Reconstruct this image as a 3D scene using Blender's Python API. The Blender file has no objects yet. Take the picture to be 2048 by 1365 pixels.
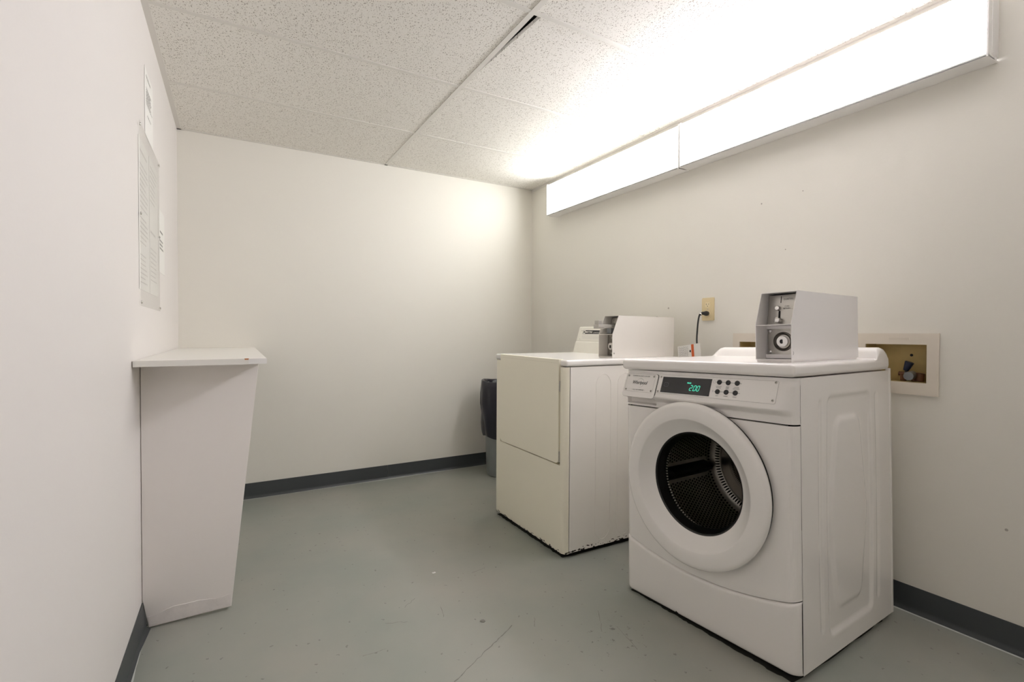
import bpy, bmesh, math, random
from mathutils import Matrix, Vector, Euler
random.seed(7)
S = bpy.context.scene
COL = S.collection
PI = math.pi

# ------------------------------------------------------------------ helpers
class MB:
    """collects shapes and links them as ONE mesh object"""
    def __init__(self):
        self.bm = bmesh.new()
        self.mi = 0
        self.wn = False
    def _absorb(self, b, M=None):
        mp = {}
        for v in b.verts:
            mp[v] = self.bm.verts.new(M @ v.co if M else v.co)
        for f in b.faces:
            try:
                nf = self.bm.faces.new([mp[v] for v in f.verts]); nf.material_index = self.mi
            except ValueError:
                pass
        b.free()
    def box(self, x0, x1, y0, y1, z0, z1, bev=0.0, seg=2, M=None):
        b = bmesh.new()
        bmesh.ops.create_cube(b, size=1.0)
        for v in b.verts:
            v.co = Vector(((x0+x1)/2 + v.co.x*(x1-x0), (y0+y1)/2 + v.co.y*(y1-y0), (z0+z1)/2 + v.co.z*(z1-z0)))
        if bev > 0:
            self.wn = True
            bmesh.ops.bevel(b, geom=b.edges[:], offset=bev, segments=seg, profile=0.5, affect='EDGES')
        self._absorb(b, M); return self
    def prism(self, poly, c0, c1, M=None, bev=0.0):
        """polygon in (a,b), extruded along c, mapped by M"""
        b = bmesh.new()
        lo = [b.verts.new((p[0], p[1], c0)) for p in poly]
        hi = [b.verts.new((p[0], p[1], c1)) for p in poly]
        n = len(poly)
        b.faces.new(lo[::-1]); top = b.faces.new(hi)
        for i in range(n):
            b.faces.new((lo[i], lo[(i+1) % n], hi[(i+1) % n], hi[i]))
        if bev > 0:
            self.wn = True
            bmesh.ops.bevel(b, geom=list(top.edges), offset=bev, segments=2, profile=0.5, affect='EDGES')
        bmesh.ops.recalc_face_normals(b, faces=b.faces)
        self._absorb(b, M); return self
    def flat(self, poly, M=None, c=0.0):
        vs = [self.bm.verts.new((M @ Vector((p[0], p[1], c))) if M else Vector((p[0], p[1], c))) for p in poly]
        f = self.bm.faces.new(vs); f.material_index = self.mi; return self
    def lathe(self, prof, n=64, M=None, cap0=False, cap1=False, a0=0.0, a1=2*PI):
        """prof: (r, c) turned about the local c axis"""
        full = abs(a1-a0-2*PI) < 1e-6
        rings = []
        for r, c in prof:
            ring = []
            for i in range(n if full else n+1):
                a = a0 + (a1-a0)*i/n
                p = Vector((r*math.cos(a), r*math.sin(a), c))
                ring.append(self.bm.verts.new(M @ p if M else p))
            rings.append(ring)
        m = len(rings[0])
        for k in range(len(rings)-1):
            for i in range(m if full else m-1):
                j = (i+1) % m
                f = self.bm.faces.new((rings[k][i], rings[k][j], rings[k+1][j], rings[k+1][i])); f.material_index = self.mi
        if cap0: self.bm.faces.new(rings[0][::-1]).material_index = self.mi
        if cap1: self.bm.faces.new(rings[-1]).material_index = self.mi
        return self
    def tube(self, path, r, n=10, closed=False):
        P = [Vector(p) for p in path]
        rings = []
        N = len(P)
        up = None
        for i in range(N):
            if closed: t = P[(i+1) % N]-P[i-1]
            else: t = P[min(i+1, N-1)]-P[max(i-1, 0)]
            t.normalize()
            if up is None:
                up = t.orthogonal().normalized()
            up = (up - t*up.dot(t)).normalized()
            s = t.cross(up)
            rr = r[i] if isinstance(r, (list, tuple)) else r
            rings.append([self.bm.verts.new(P[i] + (up*math.cos(2*PI*k/n) + s*math.sin(2*PI*k/n))*rr) for k in range(n)])
        for i in range(N if closed else N-1):
            A, B = rings[i], rings[(i+1) % N]
            for k in range(n):
                self.bm.faces.new((A[k], A[(k+1) % n], B[(k+1) % n], B[k])).material_index = self.mi
        if not closed:
            self.bm.faces.new(rings[0][::-1]).material_index = self.mi
            self.bm.faces.new(rings[-1]).material_index = self.mi
        return self
    def grid(self, fn, xs, ys):
        V = [[self.bm.verts.new(fn(x, y)) for y in ys] for x in xs]
        for i in range(len(xs)-1):
            for j in range(len(ys)-1):
                self.bm.faces.new((V[i][j], V[i+1][j], V[i+1][j+1], V[i][j+1])).material_index = self.mi
        return self
    def loft(self, secs, closed=True, caps=True):
        R = [[self.bm.verts.new(p) for p in s] for s in secs]
        m = len(R[0])
        for k in range(len(R)-1):
            for i in range(m if closed else m-1):
                j = (i+1) % m
                self.bm.faces.new((R[k][i], R[k][j], R[k+1][j], R[k+1][i])).material_index = self.mi
        if caps:
            self.bm.faces.new(R[0][::-1]).material_index = self.mi
            self.bm.faces.new(R[-1]).material_index = self.mi
        return self
    def quads(self, *qs):
        for q in qs:
            self.bm.faces.new([self.bm.verts.new(p) for p in q]).material_index = self.mi
        return self
    def build(self, name, mats, parent=None, ang=35, fixn=True):
        if fixn:
            bmesh.ops.recalc_face_normals(self.bm, faces=self.bm.faces)
        me = bpy.data.meshes.new(name)
        self.bm.to_mesh(me); self.bm.free()
        for m in (mats if isinstance(mats, (list, tuple)) else [mats]):
            me.materials.append(m)
        me.polygons.foreach_set('use_smooth', [True]*len(me.polygons))
        try: me.set_sharp_from_angle(angle=math.radians(ang))
        except Exception: pass
        o = bpy.data.objects.new(name, me)
        COL.objects.link(o)
        if parent is not None: o.parent = parent
        if self.wn:
            w_ = o.modifiers.new('even_shading', 'WEIGHTED_NORMAL'); w_.keep_sharp = True; w_.weight = 90
        return o

def tag(o, label=None, cat=None, group=None, kind=None):
    if label: o['label'] = label
    if cat: o['category'] = cat
    if group: o['group'] = group
    if kind: o['kind'] = kind
    return o

def empty(name, M, label, cat, group=None):
    o = bpy.data.objects.new(name, None)
    o.empty_display_size = 0.05
    COL.objects.link(o)
    o.matrix_world = M
    o.location = M.to_translation(); o.rotation_euler = M.to_euler()
    return tag(o, label, cat, group)

def text(body, size, M, name, mat, parent, shear=0.0, align='CENTER', c=0.0006, bold=0.0, sx=1.0, label=None):
    cu = bpy.data.curves.new(name, 'FONT')
    cu.body = body; cu.size = size; cu.shear = shear; cu.align_x = align; cu.align_y = 'CENTER'; cu.offset = bold
    cu.resolution_u = 3
    t = bpy.data.objects.new(name + '_tmp', cu); COL.objects.link(t)
    bpy.context.view_layer.update()
    me = bpy.data.meshes.new_from_object(t.evaluated_get(bpy.context.evaluated_depsgraph_get()))
    bpy.data.objects.remove(t); bpy.data.curves.remove(cu)
    me.transform(M @ Matrix.Translation((0, 0, c)) @ Matrix.Diagonal((sx, 1, 1, 1)))
    me.name = name; me.materials.clear(); me.materials.append(mat)
    o = bpy.data.objects.new(name, me); COL.objects.link(o)
    if parent is not None: o.parent = parent
    if label: o['label'] = label
    return o

def frame(o, x, y):
    """matrix from an origin, an 'a' axis and a 'b' axis; normal = a x b"""
    x = Vector(x).normalized(); y = Vector(y); y = (y - x*y.dot(x)).normalized(); z = x.cross(y)
    return Matrix(((x.x, y.x, z.x, o[0]), (x.y, y.y, z.y, o[1]), (x.z, y.z, z.z, o[2]), (0, 0, 0, 1)))

def rrect(x0, x1, y0, y1, r, n=5):
    P = []
    for cx, cy, a in ((x1-r, y1-r, 0), (x0+r, y1-r, 90), (x0+r, y0+r, 180), (x1-r, y0+r, 270)):
        for i in range(n+1):
            t = math.radians(a + 90*i/n); P.append((cx + r*math.cos(t), cy + r*math.sin(t)))
    return P
def circ(cx, cy, r, n=24):
    return [(cx + r*math.cos(2*PI*i/n), cy + r*math.sin(2*PI*i/n)) for i in range(n)]
def sst(a, b, x):
    t = max(0.0, min(1.0, (x-a)/(b-a))); return t*t*(3-2*t)
def lin(a, b, n): return [a + (b-a)*i/n for i in range(n+1)]

# ------------------------------------------------------------------ materials
def mat(name, col, rough=0.5, metal=0.0, spec=0.5, bump=0.0, bscale=200.0, coat=0.0, var=0.0, vscale=3.0):
    m = bpy.data.materials.new(name); m.use_nodes = True
    nt = m.node_tree; b = nt.nodes['Principled BSDF']
    b.inputs['Base Color'].default_value = (*col, 1); b.inputs['Roughness'].default_value = rough
    b.inputs['Metallic'].default_value = metal; b.inputs['Specular IOR Level'].default_value = spec
    if coat: b.inputs['Coat Weight'].default_value = coat; b.inputs['Coat Roughness'].default_value = 0.08
    if bump or var:
        tc = nt.nodes.new('ShaderNodeTexCoord')
    if var:
        n = nt.nodes.new('ShaderNodeTexNoise'); n.inputs['Scale'].default_value = vscale; n.inputs['Detail'].default_value = 4
        nt.links.new(tc.outputs['Object'], n.inputs['Vector'])
        r = nt.nodes.new('ShaderNodeMapRange'); r.inputs['From Min'].default_value = .3; r.inputs['From Max'].default_value = .7
        r.inputs['To Min'].default_value = 1-var; r.inputs['To Max'].default_value = 1+var
        nt.links.new(n.outputs['Fac'], r.inputs['Value'])
        mx = nt.nodes.new('ShaderNodeVectorMath'); mx.operation = 'SCALE'; mx.inputs[0].default_value = col
        nt.links.new(r.outputs[0], mx.inputs['Scale']); nt.links.new(mx.outputs[0], b.inputs['Base Color'])
    if bump:
        n = nt.nodes.new('ShaderNodeTexNoise'); n.inputs['Scale'].default_value = bscale; n.inputs['Detail'].default_value = 3
        nt.links.new(tc.outputs['Object'], n.inputs['Vector'])
        bp = nt.nodes.new('ShaderNodeBump'); bp.inputs['Strength'].default_value = bump; bp.inputs['Distance'].default_value = 0.002
        nt.links.new(n.outputs['Fac'], bp.inputs['Height']); nt.links.new(bp.outputs[0], b.inputs['Normal'])
    return m

def emis(name, col, s):
    m = bpy.data.materials.new(name); m.use_nodes = True
    nt = m.node_tree; nt.nodes.clear()
    e = nt.nodes.new('ShaderNodeEmission'); e.inputs[0].default_value = (*col, 1); e.inputs[1].default_value = s
    o = nt.nodes.new('ShaderNodeOutputMaterial'); nt.links.new(e.outputs[0], o.inputs[0]); return m

WALLC = (0.765, 0.745, 0.69)
M_wall = mat('wall_paint', WALLC, 0.55, bump=0.12, bscale=90, spec=0.4)
M_wallL = mat('wall_paint_left_light_tone', (0.73, 0.70, 0.68), 0.48, bump=0.12, bscale=90, spec=0.4)  # same paint as the other walls, recoloured to offset the light falling here
M_grid = mat('grid_white', (0.72, 0.70, 0.66), 0.4)
M_base = mat('cove_vinyl', (0.042, 0.048, 0.051), 0.42)
M_caulk = mat('floor_sealant', (0.50, 0.52, 0.50), 0.6)
M_white = mat('enamel_white', (0.87, 0.845, 0.82), 0.22, spec=0.5, coat=0.25)
M_plas = mat('fascia_plastic', (0.85, 0.825, 0.80), 0.33)
M_dryer_w = mat('enamel_dryer_white', (0.85, 0.835, 0.81), 0.2, coat=0.25)
M_meter = mat('meter_grey_enamel', (0.84, 0.82, 0.815), 0.35)
M_meter_w = mat('meter_cream_enamel', (0.78, 0.75, 0.70), 0.35)
M_black = mat('black_plastic', (0.012, 0.012, 0.013), 0.3)
M_gap = mat('dark_gap', (0.01, 0.01, 0.01), 0.8)
M_ink = mat('black_ink', (0.03, 0.03, 0.03), 0.6)
M_inkg = mat('grey_ink', (0.28, 0.27, 0.26), 0.7)
M_inkl = mat('faint_ink', (0.56, 0.54, 0.52), 0.7)
M_disp = mat('display_glass', (0.022, 0.022, 0.022), 0.18)
M_dispicon = mat('display_icon', (0.10, 0.10, 0.10), 0.4)
M_led = emis('led_green', (0.12, 0.95, 0.62), 0.85)
M_steel = mat('brushed_steel', (0.56, 0.54, 0.50), 0.32, metal=1.0, bump=0.05, bscale=300)
M_chrome = mat('chrome', (0.75, 0.74, 0.72), 0.14, metal=1.0)
M_rubber = mat('gasket_rubber', (0.014, 0.014, 0.015), 0.28)
M_lam = mat('laminate_white', (0.80, 0.785, 0.745), 0.35)
M_panel = mat('painted_panel', (0.84, 0.80, 0.775), 0.45, bump=0.05, bscale=60)
M_patch = mat('patched_filler', (0.78, 0.74, 0.72), 0.75, bump=0.5, bscale=50, var=0.06, vscale=18)
M_chipwood = mat('raw_chipboard', (0.46, 0.16, 0.05), 0.8)
M_paper = mat('paper', (0.80, 0.79, 0.76), 0.8)
M_ivory = mat('ivory_plate', (0.72, 0.60, 0.36), 0.35)
M_cream_frame = mat('box_frame', (0.72, 0.66, 0.58), 0.4)
M_yellow = mat('aged_box_plastic', (0.52, 0.40, 0.17), 0.5, var=0.12, vscale=14)
M_brass = mat('dull_brass', (0.16, 0.075, 0.04), 0.5, metal=0.5)
M_grey = mat('grey_metal', (0.22, 0.23, 0.24), 0.4, metal=0.4)
M_blue = mat('blue_handle', (0.007, 0.013, 0.042), 0.4)
M_bin = mat('grey_bin', (0.25, 0.27, 0.27), 0.35, metal=0.3, var=0.15, vscale=6)
M_bag = mat('bag_plastic', (0.012, 0.012, 0.022), 0.28)
M_orange = mat('orange_band', (0.62, 0.11, 0.02), 0.6)
M_fixt = mat('fixture_white', (0.85, 0.84, 0.83), 0.4)
M_wallang = mat('wall_angle_paint', (0.70, 0.675, 0.64), 0.4)
M_lens = emis('lit_diffuser_neutral', (1.0, 0.97, 1.02), 29.5)
M_lens3 = emis('lit_diffuser_dimmer', (1.0, 0.97, 1.03), 10.5)
M_lens2 = emis('lit_diffuser_greenish', (1.0, 1.0, 0.96), 15.5)

def worn(name, col, rough, h, coat=0.0, scale=38.0):
    """enamel with rust-dark chips along its lowest edge"""
    m = mat(name, col, rough, coat=coat); nt = m.node_tree; b = nt.nodes['Principled BSDF']
    tc = nt.nodes.new('ShaderNodeTexCoord')
    sp = nt.nodes.new('ShaderNodeSeparateXYZ'); nt.links.new(tc.outputs['Object'], sp.inputs[0])
    mp = nt.nodes.new('ShaderNodeMapping'); mp.inputs['Scale'].default_value = (1, 1, 2.4); nt.links.new(tc.outputs['Object'], mp.inputs[0])
    n = nt.nodes.new('ShaderNodeTexNoise'); n.inputs['Scale'].default_value = scale; n.inputs['Detail'].default_value = 5
    nt.links.new(mp.outputs[0], n.inputs['Vector'])
    # threshold rises quickly with height above the bottom edge
    r = nt.nodes.new('ShaderNodeMapRange'); r.inputs['From Min'].default_value = 0.02; r.inputs['From Max'].default_value = 0.02 + h
    r.inputs['To Min'].default_value = 0.50; r.inputs['To Max'].default_value = 0.78
    nt.links.new(sp.outputs['Z'], r.inputs['Value'])
    g = nt.nodes.new('ShaderNodeMath'); g.operation = 'GREATER_THAN'
    nt.links.new(n.outputs['Fac'], g.inputs[0]); nt.links.new(r.outputs[0], g.inputs[1])
    mx = nt.nodes.new('ShaderNodeMix'); mx.data_type = 'RGBA'
    mx.inputs['A'].default_value = (*col, 1); mx.inputs['B'].default_value = (0.03, 0.026, 0.022, 1)
    nt.links.new(g.outputs[0], mx.inputs['Factor']); nt.links.new(mx.outputs['Result'], b.inputs['Base Color'])
    return m
M_dryer_c = worn('enamel_dryer_cream', (0.90, 0.865, 0.73), 0.3, 0.03)
M_dryer_s = worn('enamel_dryer_side', (0.88, 0.855, 0.81), 0.26, 0.05)

def ceiling_mat():
    m = bpy.data.materials.new('fissured_ceiling_tile'); m.use_nodes = True
    nt = m.node_tree; b = nt.nodes['Principled BSDF']; b.inputs['Roughness'].default_value = 0.9; b.inputs['Specular IOR Level'].default_value = 0.1
    tc = nt.nodes.new('ShaderNodeTexCoord')
    dn = nt.nodes.new('ShaderNodeTexNoise'); dn.inputs['Scale'].default_value = 60; nt.links.new(tc.outputs['Object'], dn.inputs['Vector'])
    ds = nt.nodes.new('ShaderNodeVectorMath'); ds.operation = 'SCALE'; ds.inputs['Scale'].default_value = 0.016
    nt.links.new(dn.outputs['Color'], ds.inputs[0])
    ad = nt.nodes.new('ShaderNodeVectorMath'); ad.operation = 'ADD'
    nt.links.new(tc.outputs['Object'], ad.inputs[0]); nt.links.new(ds.outputs[0], ad.inputs[1])
    masks = []
    for sc, th, rot in ((120, 0.20, 0.5), (185, 0.19, 2.0)):
        mp = nt.nodes.new('ShaderNodeMapping'); mp.inputs['Rotation'].default_value = (0, 0, rot); mp.inputs['Scale'].default_value = (1, 0.62, 1)
        nt.links.new(ad.outputs[0], mp.inputs[0])
        v = nt.nodes.new('ShaderNodeTexVoronoi'); v.inputs['Scale'].default_value = sc
        v.voronoi_dimensions = '2D'
        nt.links.new(mp.outputs[0], v.inputs['Vector'])
        # cell-random threshold so holes differ in size and some cells have none
        sx = nt.nodes.new('ShaderNodeSeparateColor'); nt.links.new(v.outputs['Color'], sx.inputs[0])
        rr = nt.nodes.new('ShaderNodeMapRange'); rr.inputs['From Min'].default_value = 0.35; rr.inputs['From Max'].default_value = 1.0
        rr.inputs['To Min'].default_value = 0.0; rr.inputs['To Max'].default_value = th*1.5
        nt.links.new(sx.outputs[0], rr.inputs['Value'])
        lt = nt.nodes.new('ShaderNodeMath'); lt.operation = 'LESS_THAN'
        nt.links.new(v.outputs['Distance'], lt.inputs[0]); nt.links.new(rr.outputs[0], lt.inputs[1]); masks.append(lt)
    mxm = nt.nodes.new('ShaderNodeMath'); mxm.operation = 'MAXIMUM'
    nt.links.new(masks[0].outputs[0], mxm.inputs[0]); nt.links.new(masks[1].outputs[0], mxm.inputs[1])
    mx = nt.nodes.new('ShaderNodeMix'); mx.data_type = 'RGBA'
    mx.inputs['A'].default_value = (0.83, 0.81, 0.77, 1); mx.inputs['B'].default_value = (0.46, 0.43, 0.39, 1)
    nt.links.new(mxm.outputs[0], mx.inputs['Factor']); nt.links.new(mx.outputs['Result'], b.inputs['Base Color'])
    bp = nt.nodes.new('ShaderNodeBump'); bp.inputs['Strength'].default_value = 0.5; bp.inputs['Distance'].default_value = 0.002; bp.invert = True
    nt.links.new(mxm.outputs[0], bp.inputs['Height']); nt.links.new(bp.outputs[0], b.inputs['Normal'])
    return m
M_ceil = ceiling_mat()

def floor_mat():
    m = bpy.data.materials.new('painted_concrete'); m.use_nodes = True
    nt = m.node_tree; b = nt.nodes['Principled BSDF']; b.inputs['Specular IOR Level'].default_value = 0.45
    tc = nt.nodes.new('ShaderNodeTexCoord')
    def noise(sc, det=4, rough=.55):
        n = nt.nodes.new('ShaderNodeTexNoise'); n.inputs['Scale'].default_value = sc; n.inputs['Detail'].default_value = det; n.inputs['Roughness'].default_value = rough
        nt.links.new(tc.outputs['Object'], n.inputs['Vector']); return n
    big = noise(1.6); 
    cr = nt.nodes.new('ShaderNodeValToRGB'); cr.color_ramp.elements[0].position = .35; cr.color_ramp.elements[1].position = .68
    cr.color_ramp.elements[0].color = (0.275, 0.296, 0.263, 1); cr.color_ramp.elements[1].color = (0.33, 0.325, 0.288, 1)
    nt.links.new(big.outputs['Fac'], cr.inputs[0])
    # scattered dark specks, thicker towards the machines (worn traffic patch)
    v = nt.nodes.new('ShaderNodeTexVoronoi'); v.inputs['Scale'].default_value = 26; v.voronoi_dimensions = '2D'
    nn = noise(40); sc_ = nt.nodes.new('ShaderNodeVectorMath'); sc_.operation = 'SCALE'; sc_.inputs['Scale'].default_value = .03; nt.links.new(nn.outputs['Color'], sc_.inputs[0])
    ad = nt.nodes.new('ShaderNodeVectorMath'); ad.operation = 'ADD'; nt.links.new(tc.outputs['Object'], ad.inputs[0]); nt.links.new(sc_.outputs[0], ad.inputs[1])
    nt.links.new(ad.outputs[0], v.inputs['Vector'])
    sx = nt.nodes.new('ShaderNodeSeparateColor'); nt.links.new(v.outputs['Color'], sx.inputs[0])
    rr = nt.nodes.new('ShaderNodeMapRange'); rr.inputs['From Min'].default_value = .82; rr.inputs['From Max'].default_value = 1.0
    rr.inputs['To Min'].default_value = 0; rr.inputs['To Max'].default_value = .12; nt.links.new(sx.outputs[0], rr.inputs['Value'])
    lt = nt.nodes.new('ShaderNodeMath'); lt.operation = 'LESS_THAN'; nt.links.new(v.outputs['Distance'], lt.inputs[0]); nt.links.new(rr.outputs[0], lt.inputs[1])
    mx = nt.nodes.new('ShaderNodeMix'); mx.data_type = 'RGBA'; nt.links.new(cr.outputs[0], mx.inputs['A']); mx.inputs['B'].default_value = (0.085, 0.085, 0.075, 1)
    fm = nt.nodes.new('ShaderNodeMath'); fm.operation = 'MULTIPLY'; fm.inputs[1].default_value = .45; nt.links.new(lt.outputs[0], fm.inputs[0])
    nt.links.new(fm.outputs[0], mx.inputs['Factor'])
    # grime smear patch in front of the washer
    dv = nt.nodes.new('ShaderNodeVectorMath'); dv.operation = 'DISTANCE'; dv.inputs[1].default_value = (1.23, 1.35, 0)
    nt.links.new(tc.outputs['Object'], dv.inputs[0])
    mr = nt.nodes.new('ShaderNodeMapRange'); mr.inputs['From Min'].default_value = .45; mr.inputs['From Max'].default_value = .05; mr.inputs['To Min'].default_value = .80; mr.inputs['To Max'].default_value = .60
    nt.links.new(dv.outputs['Value'], mr.inputs['Value'])
    fine = noise(34, 8, .7)
    g2 = nt.nodes.new('ShaderNodeMath'); g2.operation = 'GREATER_THAN'; nt.links.new(fine.outputs['Fac'], g2.inputs[0]); nt.links.new(mr.outputs[0], g2.inputs[1])
    mx2 = nt.nodes.new('ShaderNodeMix'); mx2.data_type = 'RGBA'; nt.links.new(mx.outputs['Result'], mx2.inputs['A']); mx2.inputs['B'].default_value = (0.10, 0.098, 0.085, 1)
    g3 = nt.nodes.new('ShaderNodeMath'); g3.operation = 'MULTIPLY'; g3.inputs[1].default_value = .7; nt.links.new(g2.outputs[0], g3.inputs[0]); nt.links.new(g3.outputs[0], mx2.inputs['Factor'])
    nt.links.new(mx2.outputs['Result'], b.inputs['Base Color'])
    ro = noise(5, 5)
    r2 = nt.nodes.new('ShaderNodeMapRange'); r2.inputs['To Min'].default_value = .30; r2.inputs['To Max'].default_value = .5; nt.links.new(ro.outputs['Fac'], r2.inputs['Value'])
    nt.links.new(r2.outputs[0], b.inputs['Roughness'])
    bp = nt.nodes.new('ShaderNodeBump'); bp.inputs['Strength'].default_value = .12; bp.inputs['Distance'].default_value = .003
    bn = noise(22, 5); nt.links.new(bn.outputs['Fac'], bp.inputs['Height']); nt.links.new(bp.outputs[0], b.inputs['Normal'])
    return m
M_floor = floor_mat()

def glass_mat(name, tint, gl=0.03, ior=1.45):
    m = bpy.data.materials.new(name); m.use_nodes = True
    nt = m.node_tree; nt.nodes.clear()
    t = nt.nodes.new('ShaderNodeBsdfTransparent'); t.inputs[0].default_value = (*tint, 1)
    g = nt.nodes.new('ShaderNodeBsdfGlossy'); g.inputs['Roughness'].default_value = gl
    f = nt.nodes.new('ShaderNodeFresnel'); f.inputs['IOR'].default_value = ior
    mx = nt.nodes.new('ShaderNodeMixShader'); o = nt.nodes.new('ShaderNodeOutputMaterial')
    ge = nt.nodes.new('ShaderNodeNewGeometry'); iv = nt.nodes.new('ShaderNodeMath'); iv.operation = 'SUBTRACT'; iv.inputs[0].default_value = 1.0; nt.links.new(ge.outputs['Backfacing'], iv.inputs[1])
    ml = nt.nodes.new('ShaderNodeMath'); ml.operation = 'MULTIPLY'; nt.links.new(iv.outputs[0], ml.inputs[0]); nt.links.new(f.outputs[0], ml.inputs[1])
    nt.links.new(ml.outputs[0], mx.inputs[0]); nt.links.new(t.outputs[0], mx.inputs[1]); nt.links.new(g.outputs[0], mx.inputs[2]); nt.links.new(mx.outputs[0], o.inputs[0])
    return m
M_glass = glass_mat('door_glass', (0.80, 0.80, 0.78))
M_acryl = glass_mat('clear_acrylic', (0.997, 0.998, 0.995), 0.10, 1.15)

DV, DW = 0.370, 0.549          # centre of the washer door (across, up)
def drum_mat():
    m = mat('perforated_drum_steel', (0.42, 0.40, 0.37), 0.28, metal=1.0); nt = m.node_tree; b = nt.nodes['Principled BSDF']
    tc = nt.nodes.new('ShaderNodeTexCoord'); s = nt.nodes.new('ShaderNodeSeparateXYZ'); nt.links.new(tc.outputs['Object'], s.inputs[0])
    def mth(op, a, bb=None):
        n = nt.nodes.new('ShaderNodeMath'); n.operation = op
        for i, q in enumerate((a, bb)):
            if q is None: continue
            if isinstance(q, (int, float)): n.inputs[i].default_value = q
            else: nt.links.new(q, n.inputs[i])
        return n.outputs[0]
    y = mth('SUBTRACT', s.outputs['Y'], DV); z = mth('SUBTRACT', s.outputs['Z'], DW)
    a = mth('MULTIPLY', mth('ARCTAN2', z, y), 110/(2*PI)); k = mth('MULTIPLY', s.outputs['X'], 70.0)
    row = mth('FLOOR', k); off = mth('MULTIPLY', mth('MODULO', row, 2.0), .5)
    fa = mth('SUBTRACT', mth('FRACT', mth('ADD', mth('ADD', a, off), 200.0)), .5); fk = mth('SUBTRACT', mth('FRACT', k), .5)
    d = mth('SQRT', mth('ADD', mth('MULTIPLY', fa, fa), mth('MULTIPLY', fk, fk)))
    h = mth('LESS_THAN', d, .30)
    mx = nt.nodes.new('ShaderNodeMix'); mx.data_type = 'RGBA'; mx.inputs['A'].default_value = (0.42, 0.40, 0.37, 1); mx.inputs['B'].default_value = (0.004, 0.004, 0.004, 1)
    nt.links.new(h, mx.inputs['Factor']); nt.links.new(mx.outputs['Result'], b.inputs['Base Color'])
    bp = nt.nodes.new('ShaderNodeBump'); bp.inputs['Strength'].default_value = .6; bp.inputs['Distance'].default_value = .003; bp.invert = True
    nt.links.new(mth('SMOOTH_MIN', d, .45), bp.inputs['Height'])
    return m
M_drum = drum_mat()

# ------------------------------------------------------------------ the room
YB, XR, H = 3.7073, 2.3503, 2.3626
YN = -1.7
XL0, AL = -0.2464, -0.0152
def XL(y): return XL0 + AL*(YB-y)
XM = 1.0546

tag(MB().box(XL(YN)-.1, XR+.1, YN-.1, YB+.1, -0.06, 0.0).build('floor', M_floor), kind='structure')
tag(MB().quads(((XL(YN), YN, 0), (XL(YB), YB, 0), (XL(YB), YB, H+.14), (XL(YN), YN, H+.14)),
               ((XL(YN)-.1, YN, 0), (XL(YB)-.1, YB, 0), (XL(YB)-.1, YB, H+.14), (XL(YN)-.1, YN, H+.14)),
               ((XL(YN)-.1, YN, H+.14), (XL(YB)-.1, YB, H+.14), (XL(YB), YB, H+.14), (XL(YN), YN, H+.14))).build('wall_left', M_wallL), kind='structure')
tag(MB().box(XL0-.1, XR+.1, YB, YB+.1, 0, H+.14).build('wall_back', M_wall), kind='structure')
tag(MB().box(XL(YN)-.1, XR+.1, YN-.1, YN, 0, H+.14).build('wall_near', M_wall), kind='structure')
# right wall, with the openings of the two recessed plumbing boxes cut out
BOX = [(0.850, 1.064), (1.443, 1.657)]     # openings along y
BZ0, BZ1 = 0.909, 1.061
w = MB()
w.box(XR, XR+.12, YN, YB, 0, BZ0).box(XR, XR+.12, YN, YB, BZ1, H+.14)
ys = [YN, BOX[0][0], BOX[0][1], BOX[1][0], BOX[1][1], YB]
for a, b in ((0, 1), (2, 3), (4, 5)): w.box(XR, XR+.12, ys[a], ys[b], BZ0, BZ1)
wr = tag(w.build('wall_right', M_wall), kind='structure')
mk = MB()
for y, z, r in ((1.543, 1.758, .004), (1.336, 1.772, .003), (2.145, 1.257, .006), (1.417, 1.51, .003), (0.62, .42, .005)):
    mk.prism(circ(0, 0, r, 7), 0, .0006, frame((XR, y, z), (0, -1, 0), (0, 0, 1)))
mk.build('wall_scuff', mat('scuff', (0.42, 0.39, 0.35), .7), wr)

# suspended ceiling: lay-in tiles, one of them slightly dislodged
ty = [YN, -1.081, -0.396, 0.289, 0.974, 1.6591, 2.3442, 3.0294, YB]
cm = MB()
for i in range(len(ty)-1):
    y0, y1 = ty[i]+.002, ty[i+1]-.002
    for col in (0, 1):
        if col == 0: x00, x01, x1 = XL(y0)+.001, XL(y1)+.001, XM-.004
        else: x00 = x01 = XM+.004; x1 = XR-.001
        if col == 1 and i == 5: x00 = XM+.052
        lift = [0, 0, 0, 0]
        if col == 1 and i == 5: lift = [.006, 0.0, .0, .0]     # (x0,y0) (x1,y0) (x1,y1) (x0,y1)
        P = [(x00, y0), (x1, y0), (x1, y1), (x01, y1)]
        n = 8
        lo = [Vector((p[0], p[1], H+l)) for p, l in zip(P, lift)]; hi = [v+Vector((0, 0, .016)) for v in lo]
        cm.quads(lo, hi, (lo[0], lo[1], hi[1], hi[0]), (lo[1], lo[2], hi[2], hi[1]), (lo[2], lo[3], hi[3], hi[2]), (lo[3], lo[0], hi[0], hi[3]))
ceil = tag(cm.build('ceiling', M_ceil), kind='structure')
g = MB(); g.box(XM-.012, XM+.012, YN, YB, H-.003, H-.0005).box(XM-.002, XM+.002, YN, YB, H-.0005, H+.04)
g.build('grid_runner', M_grid, ceil)
for y in ty[1:-1]:
    g = MB(); g.box(XL(y), XM-.012, y-.011, y+.011, H-.0025, H-.0003); g.box(XL(y), XM-.012, y-.0015, y+.0015, H, H+.03); g.build('cross_tee', M_grid, ceil)
    g = MB(); g.box(XM+.012, XR, y-.011, y+.011, H-.0025, H-.0003); g.box(XM+.012, XR, y-.0015, y+.0015, H, H+.03); g.build('cross_tee', M_grid, ceil)
# roof deck above the tiles
tag(MB().box(XL(YN)-.1, XR+.1, YN-.1, YB+.1, H+.14, H+.18).build('trim_4', M_gap), kind='structure')
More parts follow.
